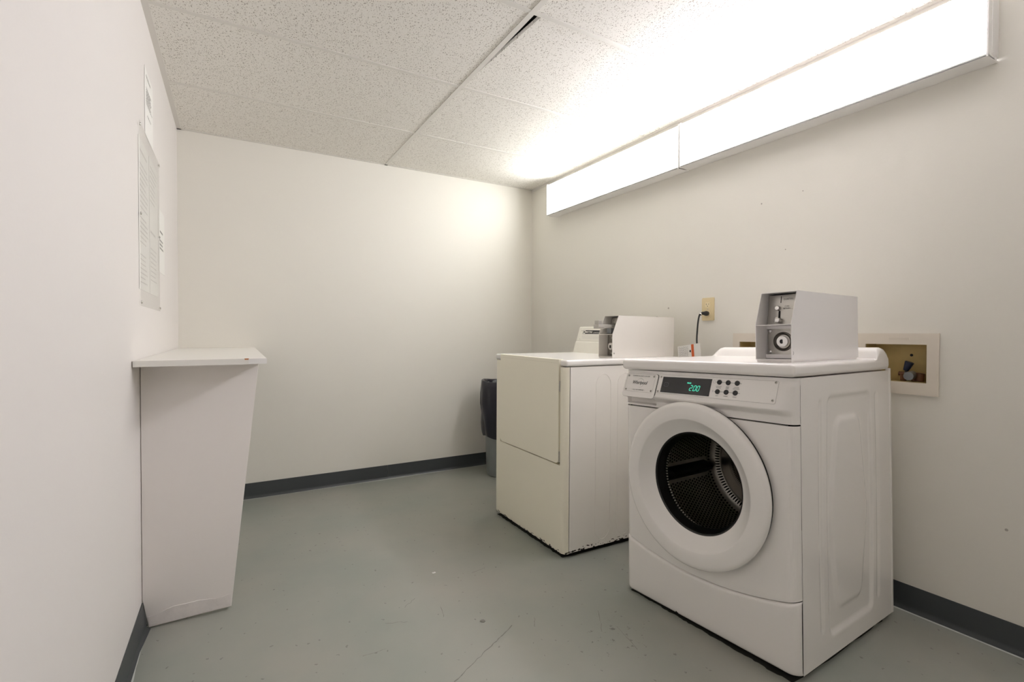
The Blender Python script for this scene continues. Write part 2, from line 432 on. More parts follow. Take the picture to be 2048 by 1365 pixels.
# wall angles
t = MB()
t.quads(((XL(YN), YN, H-.003), (XL(YB), YB, H-.003), (XL(YB)+.024, YB, H-.003), (XL(YN)+.024, YN, H-.003)),
        ((XL(YN)+.024, YN, H-.003), (XL(YB)+.024, YB, H-.003), (XL(YB)+.024, YB, H), (XL(YN)+.024, YN, H)))
t.quads(((XL(YN)+.0015, YN, H-.003), (XL(YB)+.0015, YB, H-.003), (XL(YB)+.0015, YB, H+.02), (XL(YN)+.0015, YN, H+.02)))
tag(t.build('trim_1', M_wallang), kind='structure')
tag(MB().box(XL0, XR, YB-.018, YB, H-.003, H-.0005).build('trim_2', M_grid), kind='structure')
tag(MB().box(XR-.022, XR, YN, YB, H-.003, H-.0005).box(XR-.0015, XR, YN, YB, H-.022, H-.003).build('trim_3', M_wallang), kind='structure')

# cove baseboards
BH = 0.103
prof = [(0, BH), (.0025, BH), (.0035, BH-.004), (.0035, .022), (.006, .010), (.014, .0015), (.014, 0.0), (0, 0)]
def cove(p0, p1, nrm):
    p0, p1, nrm = Vector(p0), Vector(p1), Vector(nrm)
    return [[p + nrm*d + Vector((0, 0, z)) for d, z in prof] for p in (p0, p1)]
bl = MB(); nl = (1, AL, 0); bl.loft([[Vector((XL(y), y, 0)) + Vector((1, 0, 0))*(d*k + (e if i not in (0, 7) else 0)*(1-z/BH)) + Vector((0, 0, z)) for i, (d, z) in enumerate(prof)] for y, k, e in ((YN, 1, 0), (2.10, 1, 0), (2.2535, 1.15, .010))]); bl.loft(cove((XL(2.282), 2.282, 0), (XL(YB), YB, 0), nl))
bl = tag(bl.build('baseboard_left', M_base), kind='structure')
bb = MB(); bb.loft(cove((XL0, YB, 0), (1.0630, YB, 0), (0, -1, 0))); bb.loft(cove((1.0645, YB, 0), (XR, YB, 0), (0, -1, 0)))
bb = tag(bb.build('baseboard_back', M_base), kind='structure')
br = MB(); br.loft(cove((XR, YN, 0), (XR, YB, 0), (-1, 0, 0)))
br = tag(br.build('baseboard_right', M_base), kind='structure')
def bead(p0, p1, nrm, parent, n=140, wmax=.012):
    p0, p1, nrm = Vector(p0), Vector(p1), Vector(nrm); m = MB(); a = []; wv = .004
    for i in range(n+1):
        wv = max(.0005, min(wmax, wv + random.uniform(-.0022, .0022)))
        p = p0.lerp(p1, i/n); a.append((p + nrm*.0125 + Vector((0, 0, .0022)), p + nrm*(.015+wv) + Vector((0, 0, .0004))))
    for i in range(n): m.quads((a[i][0], a[i+1][0], a[i+1][1], a[i][1]))
    m.build('sealant_bead', M_caulk, parent)
bead((XL0, YB, 0), (XR, YB, 0), (0, -1, 0), bb)
bead((XR, YN, 0), (XR, 1.6, 0), (-1, 0, 0), br, 90, .006)
bead((XL(YN), YN, 0), (XL(2.24), 2.24, 0), nl, bl, 120, .008)

# floor cracks and a lost scrap of paper
def strip(pts, wid, z, name, m, parent):
    mb = MB()
    for i in range(len(pts)-1):
        a, b = Vector((*pts[i], z)), Vector((*pts[i+1], z)); d = (b-a).normalized(); s = Vector((-d.y, d.x, 0))
        wa, wb = wid*random.uniform(.4, 1.2), wid*random.uniform(.4, 1.2)
        mb.quads((a-s*wa, a+s*wa, b+s*wb, b-s*wb))
    return mb.build(name, m, parent)
fl = bpy.data.objects['floor']
M_crack = mat('floor_scratch', (0.19, 0.185, 0.165), .6)
def wob(p0, p1, n, a):
    return [(p0[0]+(p1[0]-p0[0])*i/n + random.uniform(-a, a), p0[1]+(p1[1]-p0[1])*i/n + random.uniform(-a, a)) for i in range(n+1)]
strip(wob((0.57, 1.40), (0.93, 1.60), 26, .003), .0020, .0006, 'floor_crack', M_crack, fl)
for a, b in (((.40, 1.70), (.48, 1.70)), ((1.20, 1.40), (1.28, 1.52)), ((.62, 1.92), (.68, 1.97)), ((1.0, 1.55), (1.03, 1.60)), ((.98, 2.05), (1.05, 2.06)), ((1.24, 1.26), (1.27, 1.40)), ((.73, 1.78), (.75, 1.86)), ((.52, 1.85), (.60, 1.82))):
    strip(wob(a, b, 6, .003), .0010, .0006, 'floor_scratch', M_crack, fl)
tag(MB().prism([(-.008, -.004), (.002, -.007), (.009, -.001), (.006, .006), (-.001, .003), (-.007, .006)], .0005, .0022, Matrix.Translation((0.826, 2.133, 0))).build('paper_scrap', mat('scrap_paper', (.85, .84, .82), .7)),
    'tiny torn white paper scrap lying alone on the grey floor', 'paper')
blob = [(.013*math.cos(2*PI*i/9)*random.uniform(.6, 1), .012*math.sin(2*PI*i/9)*random.uniform(.6, 1)) for i in range(9)]
tag(MB().prism(blob, .0004, .0016, Matrix.Translation((0.848, 1.682, 0))).build('gum_spot', M_crack), 'small flattened dark gum spot on the open grey floor', 'gum')

# ------------------------------------------------------------------ fluorescent wall lights
def fixture(y0, y1, dz, label, lens):
    r = empty('fluorescent_light', Matrix.Translation((XR, y0, 2.055+dz)), label, 'light', 'fluorescent lights along the right wall')
    L = y1-y0; hh = .250; xf = -.086
    # lens wraps the front and the top
    m = MB(); m.prism([(xf, .004), (xf, hh-.012), (xf+.012, hh-.001), (xf+.014, hh-.006), (xf+.006, hh-.014), (xf+.006, .004)], -.004, -(L-.004), frame((0, 0, 0), (1, 0, 0), (0, 0, 1)))
    m.build('diffuser_lens', lens, r)
    m = MB(); m.box(-.060, -.0005, -.002, L+.002, .010, hh-.03, .003); m.build('back_channel', M_fixt, r)
    m = MB(); m.box(xf+.012, -.0006, .001, L-.001, hh-.006, hh, .001); m.build('top_cover', M_fixt, r)
    m = MB(); m.box(xf-.002, -.0006, 0, L, -.002, .0035, .0012); m.box(xf-.002, xf+.001, 0, L, -.002, .008); m.build('bottom_rail', M_fixt, r)
    for a in (0, L-.006):
        m = MB(); m.box(xf-.003, -.030, a, a+.006, -.003, hh+.002, .0015); m.build('end_cap', M_fixt, r)
    return r
fixture(0.662, 1.992, 0.0, 'glowing white wall light, the one nearer the camera above the coin box', M_lens)
fixture(1.998, 3.345, -.002, 'glowing white wall light, the farther one ending by the back corner', M_lens2)

fixture(-1.15, 0.18, 0.0, 'white wall light nearest the entrance, on the right wall behind the viewer', M_lens3)

# ------------------------------------------------------------------ folding shelf on the left wall
ZT = 1.005
sh = empty('folding_shelf', Matrix.Translation((XL(2.9), 2.9, 0)), 'white laminate folding shelf on one side panel in the left corner', 'shelf')
Ml = Matrix.Translation((-XL(2.9), -2.9, 0))
m = MB()
P = [(XL(2.085)+.004, 2.085), (.139, 2.085), (.176, YB-.003), (XL0+.004, YB-.003)]
m.prism(P, ZT-.021, ZT, Ml, bev=.0012); m.build('shelf_top', M_lam, sh)
m = MB(); m.prism([(.078, 2.0838), (.139, 2.0838), (.139, 2.0846), (.078, 2.0846)], ZT-.0205, ZT-.0005, Ml)
m.build('edge_banding', mat('new_white_edge', (.84, .83, .82), .35), sh)['label'] = 'brighter white replaced edge strip'
m = MB(); m.prism([(.066, 2.0835), (.078, 2.0835), (.080, 2.089), (.070, 2.092), (.064, 2.087)], ZT-.004, ZT+.0006, Ml)
m.build('edge_chip', M_chipwood, sh)['label'] = 'chipped orange raw edge'
# tapered side panel, with a gap-toothed filler patch at the foot
yp = 2.255; xl = XL(yp)
Mp = frame((0, yp, 0), (1, 0, 0), (0, 0, 1)); Mp = Ml @ Mp
m = MB(); m.prism([(xl+.002, .118), (xl+.004, .104), (xl+.013, .05), (xl+.021, .006), (.019, .012), (.121, ZT-.0215), (xl+.002, ZT-.0215)], -.019, 0, Mp, bev=.0008)
m.build('side_panel', M_panel, sh)
edge = [(xl+.022, .012), (-.15, .010), (-.08, .014), (.0, .016), (.017, .018), (.0195, .062), (.004, .062), (-.02, .055), (-.05, .060), (-.09, .066), (-.13, .064), (-.17, .066), (-.20, .057), (-.225, .047), (xl+.017, .046)]
m = MB(); m.prism(edge, 0, .0018, Mp, bev=.0012); m.build('filler_patch', M_patch, sh)['label'] = 'peeling grey filler patch'

# ------------------------------------------------------------------ notices on the left wall
def LM(y, z, off=0.0):   # matrix on the left wall: a to +y (away from the camera), b up, normal into the room
    n = Vector((1, AL, 0)).normalized()
    o = Vector((XL(y), y, z)) + n*off
    return frame(o, (0, 1, 0) - n*Vector((0, 1, 0)).dot(n) if False else (Vector((0, 1, 0)) - n*Vector((0, 1, 0)).dot(n)), (0, 0, 1))
# normal of (y, z) axes = y x z = +x : into the room
def lines(root, x0, x1, z0, z1, n, h, m, name='printed_text', c=.0011, rag=.35):
    q = MB()
    for i in range(n):
        z = z1 - (z1-z0)*(i+.5)/n; e = x1 - (x1-x0)*random.uniform(0, rag); x = x0
        while x < e - .004:
            l = random.uniform(.008, .03); q.flat([(x, z-h/2), (min(x+l, e), z-h/2), (min(x+l, e), z+h/2), (x, z+h/2)], c=c); x += l + .005
    return q.build(name, m, root)
r = empty('acrylic_notice_panel', LM(2.245, 1.20), 'tall clear acrylic panel screwed over printed notices on left wall', 'notice board')
PW, PH = .545, .675
m = MB(); m.box(0, PW, 0, PH, .0035, .0065); m.build('acrylic_sheet', M_acryl, r)
for x, z in ((.012, .012), (PW-.012, .012), (.012, PH/2), (PW-.012, PH/2), (.012, PH-.012), (PW-.012, PH-.012)):
    m = MB(); m.lathe([(.006, .0066), (.0058, .009), (.004, .0105), (.0, .011)], 12, Matrix.Translation((x, z, 0))); m.build('screw', M_chrome, r)
sheets = []
def notice(y, z, wd, ht, off, label, rows, ink, grp=None):
    r = empty('paper_notice', LM(y, z, off), label, 'notice', grp)
    m = MB(); m.box(0, wd, 0, ht, 0, .0006); m.build('paper_sheet', M_paper, r)
    for (x0, x1, z0, z1, n, h) in rows: lines(r, x0, x1, z0, z1, n, h, ink)
    return r
notice(2.262, 1.262, .25, .565, .0008, 'long printed notice in the left half behind the clear acrylic panel',
       [(.02, .23, .50, .54, 1, .010), (.02, .23, .30, .48, 9, .006), (.02, .23, .17, .28, 6, .006), (.02, .2, .02, .14, 7, .005)], M_inkl)
notice(2.520, 1.262, .25, .565, .0008, 'long printed notice in the right half behind the clear acrylic panel',
       [(.02, .23, .38, .54, 8, .006), (.02, .23, .25, .27, 1, .009), (.02, .22, .05, .20, 8, .005)], M_inkl)
notice(2.425, 1.885, .225, .27, .0008, 'white printed sheet stuck above the clear acrylic panel',
       [(.03, .195, .235, .25, 1, .008), (.03, .195, .13, .20, 8, .004), (.06, .18, .085, .1, 1, .005)], M_inkg)
notice(2.795, 1.385, .225, .295, .0008, 'white sheet with short bold lines right of the acrylic panel',
       [(.05, .19, .185, .2, 1, .009), (.04, .19, .105, .16, 3, .008)], M_inkg)

# ------------------------------------------------------------------ outlet, cord and tag
oy, oz = 1.8555, 1.239
r = empty('wall_outlet', frame((XR, oy, oz), (0, -1, 0), (0, 0, 1)), 'ivory duplex outlet on the right wall above the white machines', 'outlet')
m = MB(); m.prism(rrect(-.040, .040, -.064, .064, .005), .0002, .006, bev=.003); m.build('cover_plate', M_ivory, r)
def duplex(cz):
    m = MB(); m.prism([(-.017*math.cos(a)*(1) if abs(math.sin(a)) < .72 else .024*-math.cos(a), max(-.0145, min(.0145, .0175*math.sin(a)))+cz) for a in [2*PI*i/28 for i in range(28)]], .0062, .0082, bev=.0006)
    f = m.build('receptacle', mat('ivory_face', (.78, .67, .44), .3), r)
    m = MB()
    m.flat([(-.0085, cz-.001), (-.0065, cz-.001), (-.0065, cz+.008), (-.0085, cz+.008)], c=.0085)
    m.flat([(-.012, cz+.003), (-.0085, cz+.003), (-.0085, cz+.0045), (-.012, cz+.0045)], c=.0085)
    m.flat([(.0060, cz-.001), (.0080, cz-.001), (.0080, cz+.008), (.0060, cz+.008)], c=.0085)
    m.flat(circ(0, cz-.0075, .0026, 12), c=.0085); m.build('outlet_slots', M_ink, f)
duplex(.024); duplex(-.024)
m = MB(); m.prism(circ(0, 0, .003, 12), .006, .0074); m.build('screw', M_steel, r)

pc = empty('power_cord', Matrix.Translation((XR, oy, 1.215)), 'black power cord plugged into the ivory outlet', 'cord')
m = MB()
m.loft([[(x, y*s, z*s2) for y, z in circ(0, 0, 1, 14)] for x, s, s2 in ((-.0085, .013, .0125), (-.018, .0145, .014), (-.026, .0145, .0135), (-.032, .010, .010), (-.052, .0085, .009), (-.056, .006, .006))])
m.build('plug', M_black, pc)
pth = [(-.050, 0, 0), (-.058, .004, -.002), (-.064, .008, -.010), (-.067, .012, -.03), (-.068, .016, -.06), (-.070, .018, -.10), (-.078, .014, -.14), (-.088, .004, -.175), (-.098, -.012, -.22), (-.106, -.026, -.28), (-.105, -.04, -.45), (-.10, -.05, -.75), (-.09, -.06, -1.1), (-.06, -.2, -1.205)]
pp = [Vector(p) for p in pth]; sm = []
for i in range(len(pp)-1):
    p0, p1, p2, p3 = pp[max(i-1, 0)], pp[i], pp[i+1], pp[min(i+2, len(pp)-1)]
    for k in range(6):
        q = k/6; sm.append(.5*((2*p1) + (p2-p0)*q + (2*p0-5*p1+4*p2-p3)*q*q + (3*p1-p0-3*p2+p3)*q**3))
sm.append(pp[-1])
m = MB(); m.tube(sm, .0046, 10); m.build('cord', M_black, pc)
m = MB(); m.lathe([(.0078, -.004), (.0085, 0), (.0078, .004)], 14, Matrix.Translation((-.060, .005, -.005)) @ Matrix.Rotation(.9, 4, 'Y'), True, True); m.build('strain_relief', M_chrome, pc)['label'] = 'shiny clear cord clip'

# ------------------------------------------------------------------ plumbing boxes let into the right wall
def washer_box(y0, y1, label, valves):
    r = empty('plumbing_box', frame((XR, (y0+y1)/2, (BZ0+BZ1)/2), (0, -1, 0), (0, 0, 1)), label, 'plumbing box', 'recessed plumbing boxes on the right wall')
    hw, hh = (y1-y0)/2-.0012, (BZ1-BZ0)/2-.0012; e, eb = .038, .048
    m = MB()
    o = [(-hw-e, -hh-eb), (hw+e, -hh-eb), (hw+e, hh+.044), (-hw-e, hh+.044)]; i_ = [(-hw, -hh), (hw, -hh), (hw, hh), (-hw, hh)]
    for k in range(4):
        a, b = k, (k+1) % 4
        m.prism([o[a], o[b], i_[b], i_[a]], .0004, .008)
    f = m.build('face_frame', M_cream_frame, r)
    q = MB(); q.prism(rrect(-.02, .05, hh+.018, hh+.027, .002), .008, .0088); q.build('moulded_label', mat('frame_relief', (.68, .62, .54), .4), f)
    m = MB(); d = -.085
    m.quads(((-hw, -hh, d), (hw, -hh, d), (hw, hh, d), (-hw, hh, d)), ((-hw, -hh, d), (hw, -hh, d), (hw, -hh, .001), (-hw, -hh, .001)), ((-hw, hh, d), (hw, hh, d), (hw, hh, .001), (-hw, hh, .001)),
            ((-hw, -hh, d), (-hw, hh, d), (-hw, hh, .001), (-hw, -hh, .001)), ((hw, -hh, d), (hw, hh, d), (hw, hh, .001), (hw, -hh, .001)))
    m.build('recess', M_yellow, r)
    m = MB(); m.prism(circ(.022, .030, .0055, 14), d+.0004, d+.0014); m.build('knockout_hole', M_gap, r)
    for cx in valves:
        m = MB()
        m.tube([(cx-.030, -hh+.002, -.045), (cx-.030, -hh+.03, -.045)], .011, 12)
        m.tube([(cx-.045, -hh+.030, -.045), (cx+.012, -hh+.028, -.045)], .0085, 12)
        m.tube([(cx+.005, -hh+.002, -.05), (cx+.005, -hh+.028, -.05)], .010, 12)
        v = m.build('water_valve', M_brass, r)
        q = MB(); q.tube([(cx+.000, -hh+.026, -.045), (cx+.006, -hh+.024, .004)], .0165, 18); q.build('hose_coupling', M_grey, v)['label'] = 'grey hose coupling'
        q = MB(); q.tube([(cx+.022, -hh+.003, -.05), (cx+.026, -hh+.034, -.05)], .015, 14); q.build('valve_body', M_brass, v)
        q = MB(); q.tube([(cx-.020, -hh+.034, -.04), (cx-.014, -hh+.046, -.03)], .005, 10); q.build('valve_stem', M_grey, v)
        q = MB(); Mh = frame((cx-.015, -hh+.044, -.03), (1, 0, 0), (-.0, .55, .85)); Mh = frame((cx-.016, -hh+.044, -.03), (.93, -.35, 0), (.0, .0, -1.0))
        q.lathe([(.0085, 0), (.010, .004), (.0155, .034), (.0145, .037)], 18, Mh, True, True); q.build('valve_handle', M_blue, v)['label'] = 'dark blue lever handle'
    return r
washer_box(BOX[0][0], BOX[0][1], 'recessed plumbing box with blue valve handle, right of the front-loading washer', (.040,))
washer_box(BOX[1][0], BOX[1][1], 'recessed plumbing box mostly hidden left behind the washer coin box', ())

# ------------------------------------------------------------------ front-loading washing machine
WM = Matrix.Translation((1.5386, 0.8731, 0)) @ Matrix.Rotation(math.radians(3.0382), 4, 'Z') @ Matrix.Rotation(math.radians(-1.2484), 4, 'X')
W = empty('washing_machine', WM, 'white front-loading washer with round glass door, nearest the camera', 'washing machine')
VW, UD = 0.7205, 0.700          # width and depth
LB = 0.9645                     # under the lid
def sdr(u, w, cu, cw, hu, hw, r):
    qx, qy = abs(u-cu)-hu+r, abs(w-cw)-hw+r
    return math.hypot(max(qx, 0), max(qy, 0)) + min(max(qx, qy), 0) - r
def emb(u, w):
    h = 0.0
    bul = .012*(1-((w-.49)/.42)**2)
    h += .0075*sst(.020, -.0, -(-sdr(u, w, .372, .490, .163+bul, .405, .030)) + .0) if False else .0075*sst(.002, -.016, sdr(u, w, .372, .490, .163+bul, .405, .030))
    tp = .072 + .055*(1-abs(w-.47)/.33)
    h -= .0065*sst(.012, -.014, sdr(u, w, .360, .487, max(.05, tp+.015), .325, .035))
    for cu, b in ((.160, -1), (.578, 1)):
        h += .0035*sst(.001, -.010, sdr(u, w, cu + b*.004*(1-((w-.5)/.4)**2)*2, .500, .013, .385, .012))
    return h
m = MB()
us = lin(.034, UD, 120); wsx = lin(.020, LB-.004, 150)
m.grid(lambda u, w: (u, emb(u, w) if .05 < u < UD-.02 else 0.0, w), us, wsx)
m.quads(((.034, VW, .02), (UD, VW, .02), (UD, VW, LB-.004), (.034, VW, LB-.004)),
        ((UD, 0, .02), (UD, VW, .02), (UD, VW, LB-.004), (UD, 0, LB-.004)),
        ((.034, 0, LB-.004), (UD, 0, LB-.004), (UD, VW, LB-.004), (.034, VW, LB-.004)),
        ((.034, 0, .028), (UD, 0, .028), (UD, VW, .028), (.034, VW, .028)))
m.box(UD-.004, UD+.010, -.002, .012, .02, LB+.004, .002)
m.build('cabinet', M_white, W)
# inner bulkhead behind the front panels (dark, with the porthole)
m = MB(); N = 64
oc = []
for i in range(N):
    a = 2*PI*i/N; c, s = math.cos(a), math.sin(a)
    k = min((VW/2-.004)/max(abs(c), 1e-6), .455/max(abs(s), 1e-6)); oc.append((VW/2 + c*k, .49 + s*k))
ins = [(DV + .225*math.cos(2*PI*i/N), DW + .225*math.sin(2*PI*i/N)) for i in range(N)]
for i in range(N):
    j = (i+1) % N; m.quads([(.034, *oc[i]), (.034, *oc[j]), (.034, *ins[j]), (.034, *ins[i])])
m.build('bulkhead', M_gap, W)
RC = .032                        # corner radius of the front shell
def ucorner(v):
    d = min(v, VW-v)
    return RC - math.sqrt(max(0, RC*RC-(RC-d)**2)) if d < RC else 0.0
vcols = [0, .0008, .002, .004, .007, .011, .016, .022, .028, .034]
vs_full = vcols + lin(.034, VW-.034, 80)[1:-1] + [VW-v for v in reversed(vcols)]
def kick(v): return .201 + .056*((min(max(v, 0), VW)-.36)/.36)**2
# main front panel: a ring of quads between the panel outline and the porthole, plus rounded corner strips
N = 120; TOPW = .812
def outline(a):
    c, s = math.cos(a), math.sin(a); v0, v1 = RC, VW-RC
    best = 9
    if c > 1e-9: best = min(best, (v1-DV)/c)
    if c < -1e-9: best = min(best, (v0-DV)/c)
    if s > 1e-9: best = min(best, (TOPW-.0025-DW)/s)
    if s < -.05:
        k = .3
        for _ in range(30): k = (kick(DV+c*k)+.003-DW)/s
        best = min(best, k)
    return (DV+c*best, DW+s*best)
ang = [2*PI*i/N for i in range(N)]
for cv, cw in ((RC, TOPW-.0025), (VW-RC, TOPW-.0025), (RC, kick(RC)+.003), (VW-RC, kick(VW-RC)+.003)):
    ta = math.atan2(cw-DW, cv-DV) % (2*PI); k = min(range(N), key=lambda i: abs(ang[i]-ta)); ang[k] = ta
m = MB()
O = [outline(a) for a in ang]; I = [(DV+.232*math.cos(a), DW+.232*math.sin(a)) for a in ang]
for i in range(N):
    j = (i+1) % N
    m.quads([(0, *O[i]), (0, *O[j]), (0, *I[j]), (0, *I[i])], [(0, *I[i]), (0, *I[j]), (.03, *I[j]), (.03, *I[i])])
    m.quads([(0, *O[i]), (0, *O[j]), (.02, *O[j]), (.02, *O[i])])
for side in (0, 1):
    vv = [v for v in vcols if v < RC] + [RC]
    pts = [((v if not side else VW-v), ucorner(v)) for v in vv]
    for (va, ua), (vb, ub) in zip(pts, pts[1:]):
        m.quads([(ua, va, kick(va)+.003), (ub, vb, kick(vb)+.003), (ub, vb, TOPW-.0025), (ua, va, TOPW-.0025)])
        m.quads([(ua, va, kick(va)+.003), (ub, vb, kick(vb)+.003), (ub+.02, vb, kick(vb)+.003), (ua+.02, va, kick(va)+.003)])
m.build('front_panel', M_white, W, ang=40)
# curved-top kick panel
m = MB()
tt = [0, .02, .06, .15, .3, .5, .7, .84, .90, .94, .97, .99, 1.0]
def kp(v, t):
    top = kick(v)-.001; w = .0235 + (top-.0235)*t
    e = (top-w); b = w-.0235
    u = ucorner(v) - .004
    if e < .010: u += .010 - math.sqrt(max(0, .010**2-(.010-e)**2))
    if b < .012: u += .012 - math.sqrt(max(0, .012**2-(.012-b)**2))
    return (u, v, w)
m.grid(kp, vs_full, tt)
m.grid(lambda v, t: (ucorner(v) + .006 + .004*t, v, kick(v)-.001), vs_full, [0, 1])
m.grid(lambda v, t: (ucorner(v) + .008 + .03*t, v, .0235), vs_full, [0, 1])
kp_o = m.build('kick_panel', M_white, W, ang=50)
m = MB(); m.prism([(-.455, .0275), (-.449, .0272), (-.446, .0305), (-.451, .0325), (-.457, .0352), (-.460, .0302), (-.466, .0290)], .0042, .0047, frame((0, 0, 0), (0, -1, 0), (0, 0, 1))); m.build('paint_chip', M_gap, kp_o)
# control fascia : heightfield with sloped face, lip and finger recess
FA = Vector((-.0275, .36, .862)); FY = Vector((.033, 0, .088)).normalized()
FM = frame(FA, (0, -1, 0), FY)
def fu(w):
    if w < .838: return 0.0
    if w < .862: return -.0275*sst(.838, .862, w)**.8
    if w < .950: return -.0275 + .033*(w-.862)/.088
    return .0055
def fasc(v, w):
    bl = sst(.004, .050, v)*sst(.000, .016, VW-v)
    u = fu(w)
    if u < 0: u *= bl
    u += ucorner(v)
    pk = sst(.548, .552, v)*(1-sst(.704, .708, v))*sst(.821, .826, w)*(1-sst(.856, .858, w))
    rr = 0
    u += (.026 - u)*pk
    return (u, v, w)
vs_f = vcols + lin(.034, VW-.034, 200)[1:-1] + [VW-v for v in reversed(vcols)]
ws_f = lin(.8145, LB-.003, 66)
m = MB(); m.grid(fasc, vs_f, ws_f)
m.grid(lambda v, t: (fasc(v, .8145)[0] + .03*t, v, .8145), vs_f, [0, 1])
m.build('control_fascia', M_plas, W, ang=60)
# lid with rear upstand
m = MB()
m.box(-.010, UD-.006, -.004, VW+.004, LB, 1.0065, .013, 4)
def sec(v, k, d=0.0):
    pr_ = [(.560, .9995), (.590, 1.008), (.601, 1.030), (.610, 1.044), (.622, 1.050), (.640, 1.050), (.660, 1.045), (.677, 1.032), (.688, 1.012), (.691, .992), (.691, .980), (.560, .980)]
    return [(u, v, .998 + (w-.998)*k if w > .998 else w) for u, w in pr_]
m.loft([sec(-.002, .55), sec(0.0, .78), sec(.004, .92), sec(.012, 1.0), sec(.65, 1.0), sec(.672, .93), sec(.688, .70), sec(.704, .35), sec(.720, .03)])
m.build('lid', M_white, W, ang=40)
# door : flat ring, funnel, rim
DM = frame((0, DV, DW), (0, -1, 0), (0, 0, 1))     # a right, b up, c out of the front
m = MB()
m.lathe([(.290, .0135), (.3010, .0140), (.3045, .0175), (.3055, .0240), (.3040, .0305), (.299, .0345), (.293, .0370), (.286, .0378), (.262, .0376), (.2445, .0370), (.2415, .0355), (.2390, .0330), (.2160, .0130), (.1960, -.0030), (.1915, -.0050), (.190, -.0065)], 128, DM)
door = m.build('door', M_white, W, ang=50)
m = MB(); m.lathe([(.2985, .0005), (.2985, .0132), (.27, .0132)], 96, DM); m.build('door_gap_shade', M_gap, door)  # black ring painting in the shadow gap behind the door rim
m = MB(); m.lathe([(.190, -.0055), (.1885, -.0065), (.1840, -.010), (.1800, -.024), (.1740, -.040), (.1720, -.046)], 96, DM); m.build('window_rim', M_rubber, door)['label'] = 'glossy black window rim'
m = MB(); m.lathe([(.1875, -.0075), (.16, -.013), (.10, -.019), (.0005, -.022)], 64, DM); m.build('door_window', M_glass, door)
m = MB(); m.lathe([(.172, -.045), (.180, -.050), (.190, -.062), (.215, -.066), (.222, -.034)], 72, DM); m.build('door_gasket', M_rubber, W)
m = MB(); m.lathe([(.190, -.080), (.194, -.076), (.202, -.080),  (.238, -.100), (.246, -.110), (.246, -.40), (.238, -.425), (.200, -.435), (.190, -.445), (.150, -.445), (.140, -.428), (.118, -.424), (.108, -.440), (.07, -.440), (.058, -.420), (.0005, -.412)], 96, DM)
drum = m.build('drum', M_drum, W)
for k in range(3):
    a = math.radians(189 + 120*k); e = Vector((math.cos(a), math.sin(a), 0)); q = Vector((-e.y, e.x, 0))
    m = MB(); secs = []
    for c in (-.115, -.13, -.25, -.39, -.41):
        tk = .03 if -.40 < c < -.12 else .012; dp = .052 if -.40 < c < -.12 else .02
        secs.append([DM @ (e*.2455 + q*tk + Vector((0, 0, c))), DM @ (e*(.246-dp*.8) + q*tk*.45 + Vector((0, 0, c))), DM @ (e*(.246-dp) + Vector((0, 0, c))), DM @ (e*(.246-dp*.8) - q*tk*.45 + Vector((0, 0, c))), DM @ (e*.2455 - q*tk + Vector((0, 0, c)))])
    m.loft(secs); m.build('drum_baffle', M_black if k == 0 else M_steel, drum)
    m = MB(); secs = []
    for c in (-.112, -.41):
        secs.append([DM @ (e*.2450 + q*.044 + Vector((0, 0, c))), DM @ (e*.2405 + q*.042 + Vector((0, 0, c))), DM @ (e*.2405 - q*.042 + Vector((0, 0, c))), DM @ (e*.2450 - q*.044 + Vector((0, 0, c)))])
    m.loft(secs); m.build('baffle_flange', M_steel, drum)
# outer tub behind the perforations
m = MB(); m.lathe([(.222, -.03), (.268, -.05), (.275, -.46), (.0005, -.46)], 48, DM); m.build('tub', M_gap, W)
# detergent drawer front
m = MB(); m.prism(rrect(-.3435, -.1715, -.0035, .0915, .011), .0002, .0016, FM); m.build('drawer_gap', M_gap, W)
m = MB(); m.prism(rrect(-.3420, -.1730, -.0110, .0900, .010), .0004, .0050, FM, bev=.0025); dr = m.build('detergent_drawer', M_plas, W)
def outl(x0, x1, y0, y1, r, wd, name, mt, parent, c):
    A, B = rrect(x0, x1, y0, y1, r), rrect(x0+wd, x1-wd, y0+wd, y1-wd, max(.0005, r-wd)); q = MB()
    for i in range(len(A)):
        j = (i+1) % len(A); q.quads([FM @ Vector((*A[i], c)), FM @ Vector((*A[j], c)), FM @ Vector((*B[j], c)), FM @ Vector((*B[i], c))])
    return q.build(name, mt, parent)
def scr(x, y, parent, c, r=.0037):
    q = MB(); q.lathe([(r*1.25, 0), (r*1.2, .0006), (r*.9, .0016), (r*.3, .0020), (.0002, .0020)], 14, FM @ Matrix.Translation((x, y, c)))
    s = q.build('screw', M_steel, parent)
    q = MB(); q.flat([(x-r*.7, y-.0005), (x+r*.7, y-.0005), (x+r*.7, y+.0005), (x-r*.7, y+.0005)], FM, c=c+.0022); q.flat([(x-.0005, y-r*.7), (x+.0005, y-r*.7), (x+.0005, y+r*.7), (x-.0005, y+r*.7)], FM, c=c+.0022)
    q.build('screw_slot', M_ink, s)
np_ = outl(-.335, -.1845, .0115, .0865, .006, .0006, 'name_plate', M_inkg, dr, .0053)
for x, y in ((-.327, .0790), (-.1920, .0800), (-.3275, .0195), (-.1925, .0195)): scr(x, y, dr, .0052)
def FT(x, y): return FM @ Matrix.Translation((x, y, 0))
text('COMMERCIAL DUTY WASHER', .0068, FT(-.2595, .0792), 'printed_text', M_ink, dr, c=.0056)
text('Whirlpool', .0205, FT(-.2605, .0505), 'brand_lettering', M_ink, dr, shear=.22, c=.0056, bold=.0002, sx=.92)
q = MB()     # the thin orbit swoosh around the lettering
def swo(t): 
    return Vector((-.2575 + .021*math.cos(t)*.95 - .003*math.sin(t), .0495 + .0185*math.sin(t) + .002*math.cos(t)))
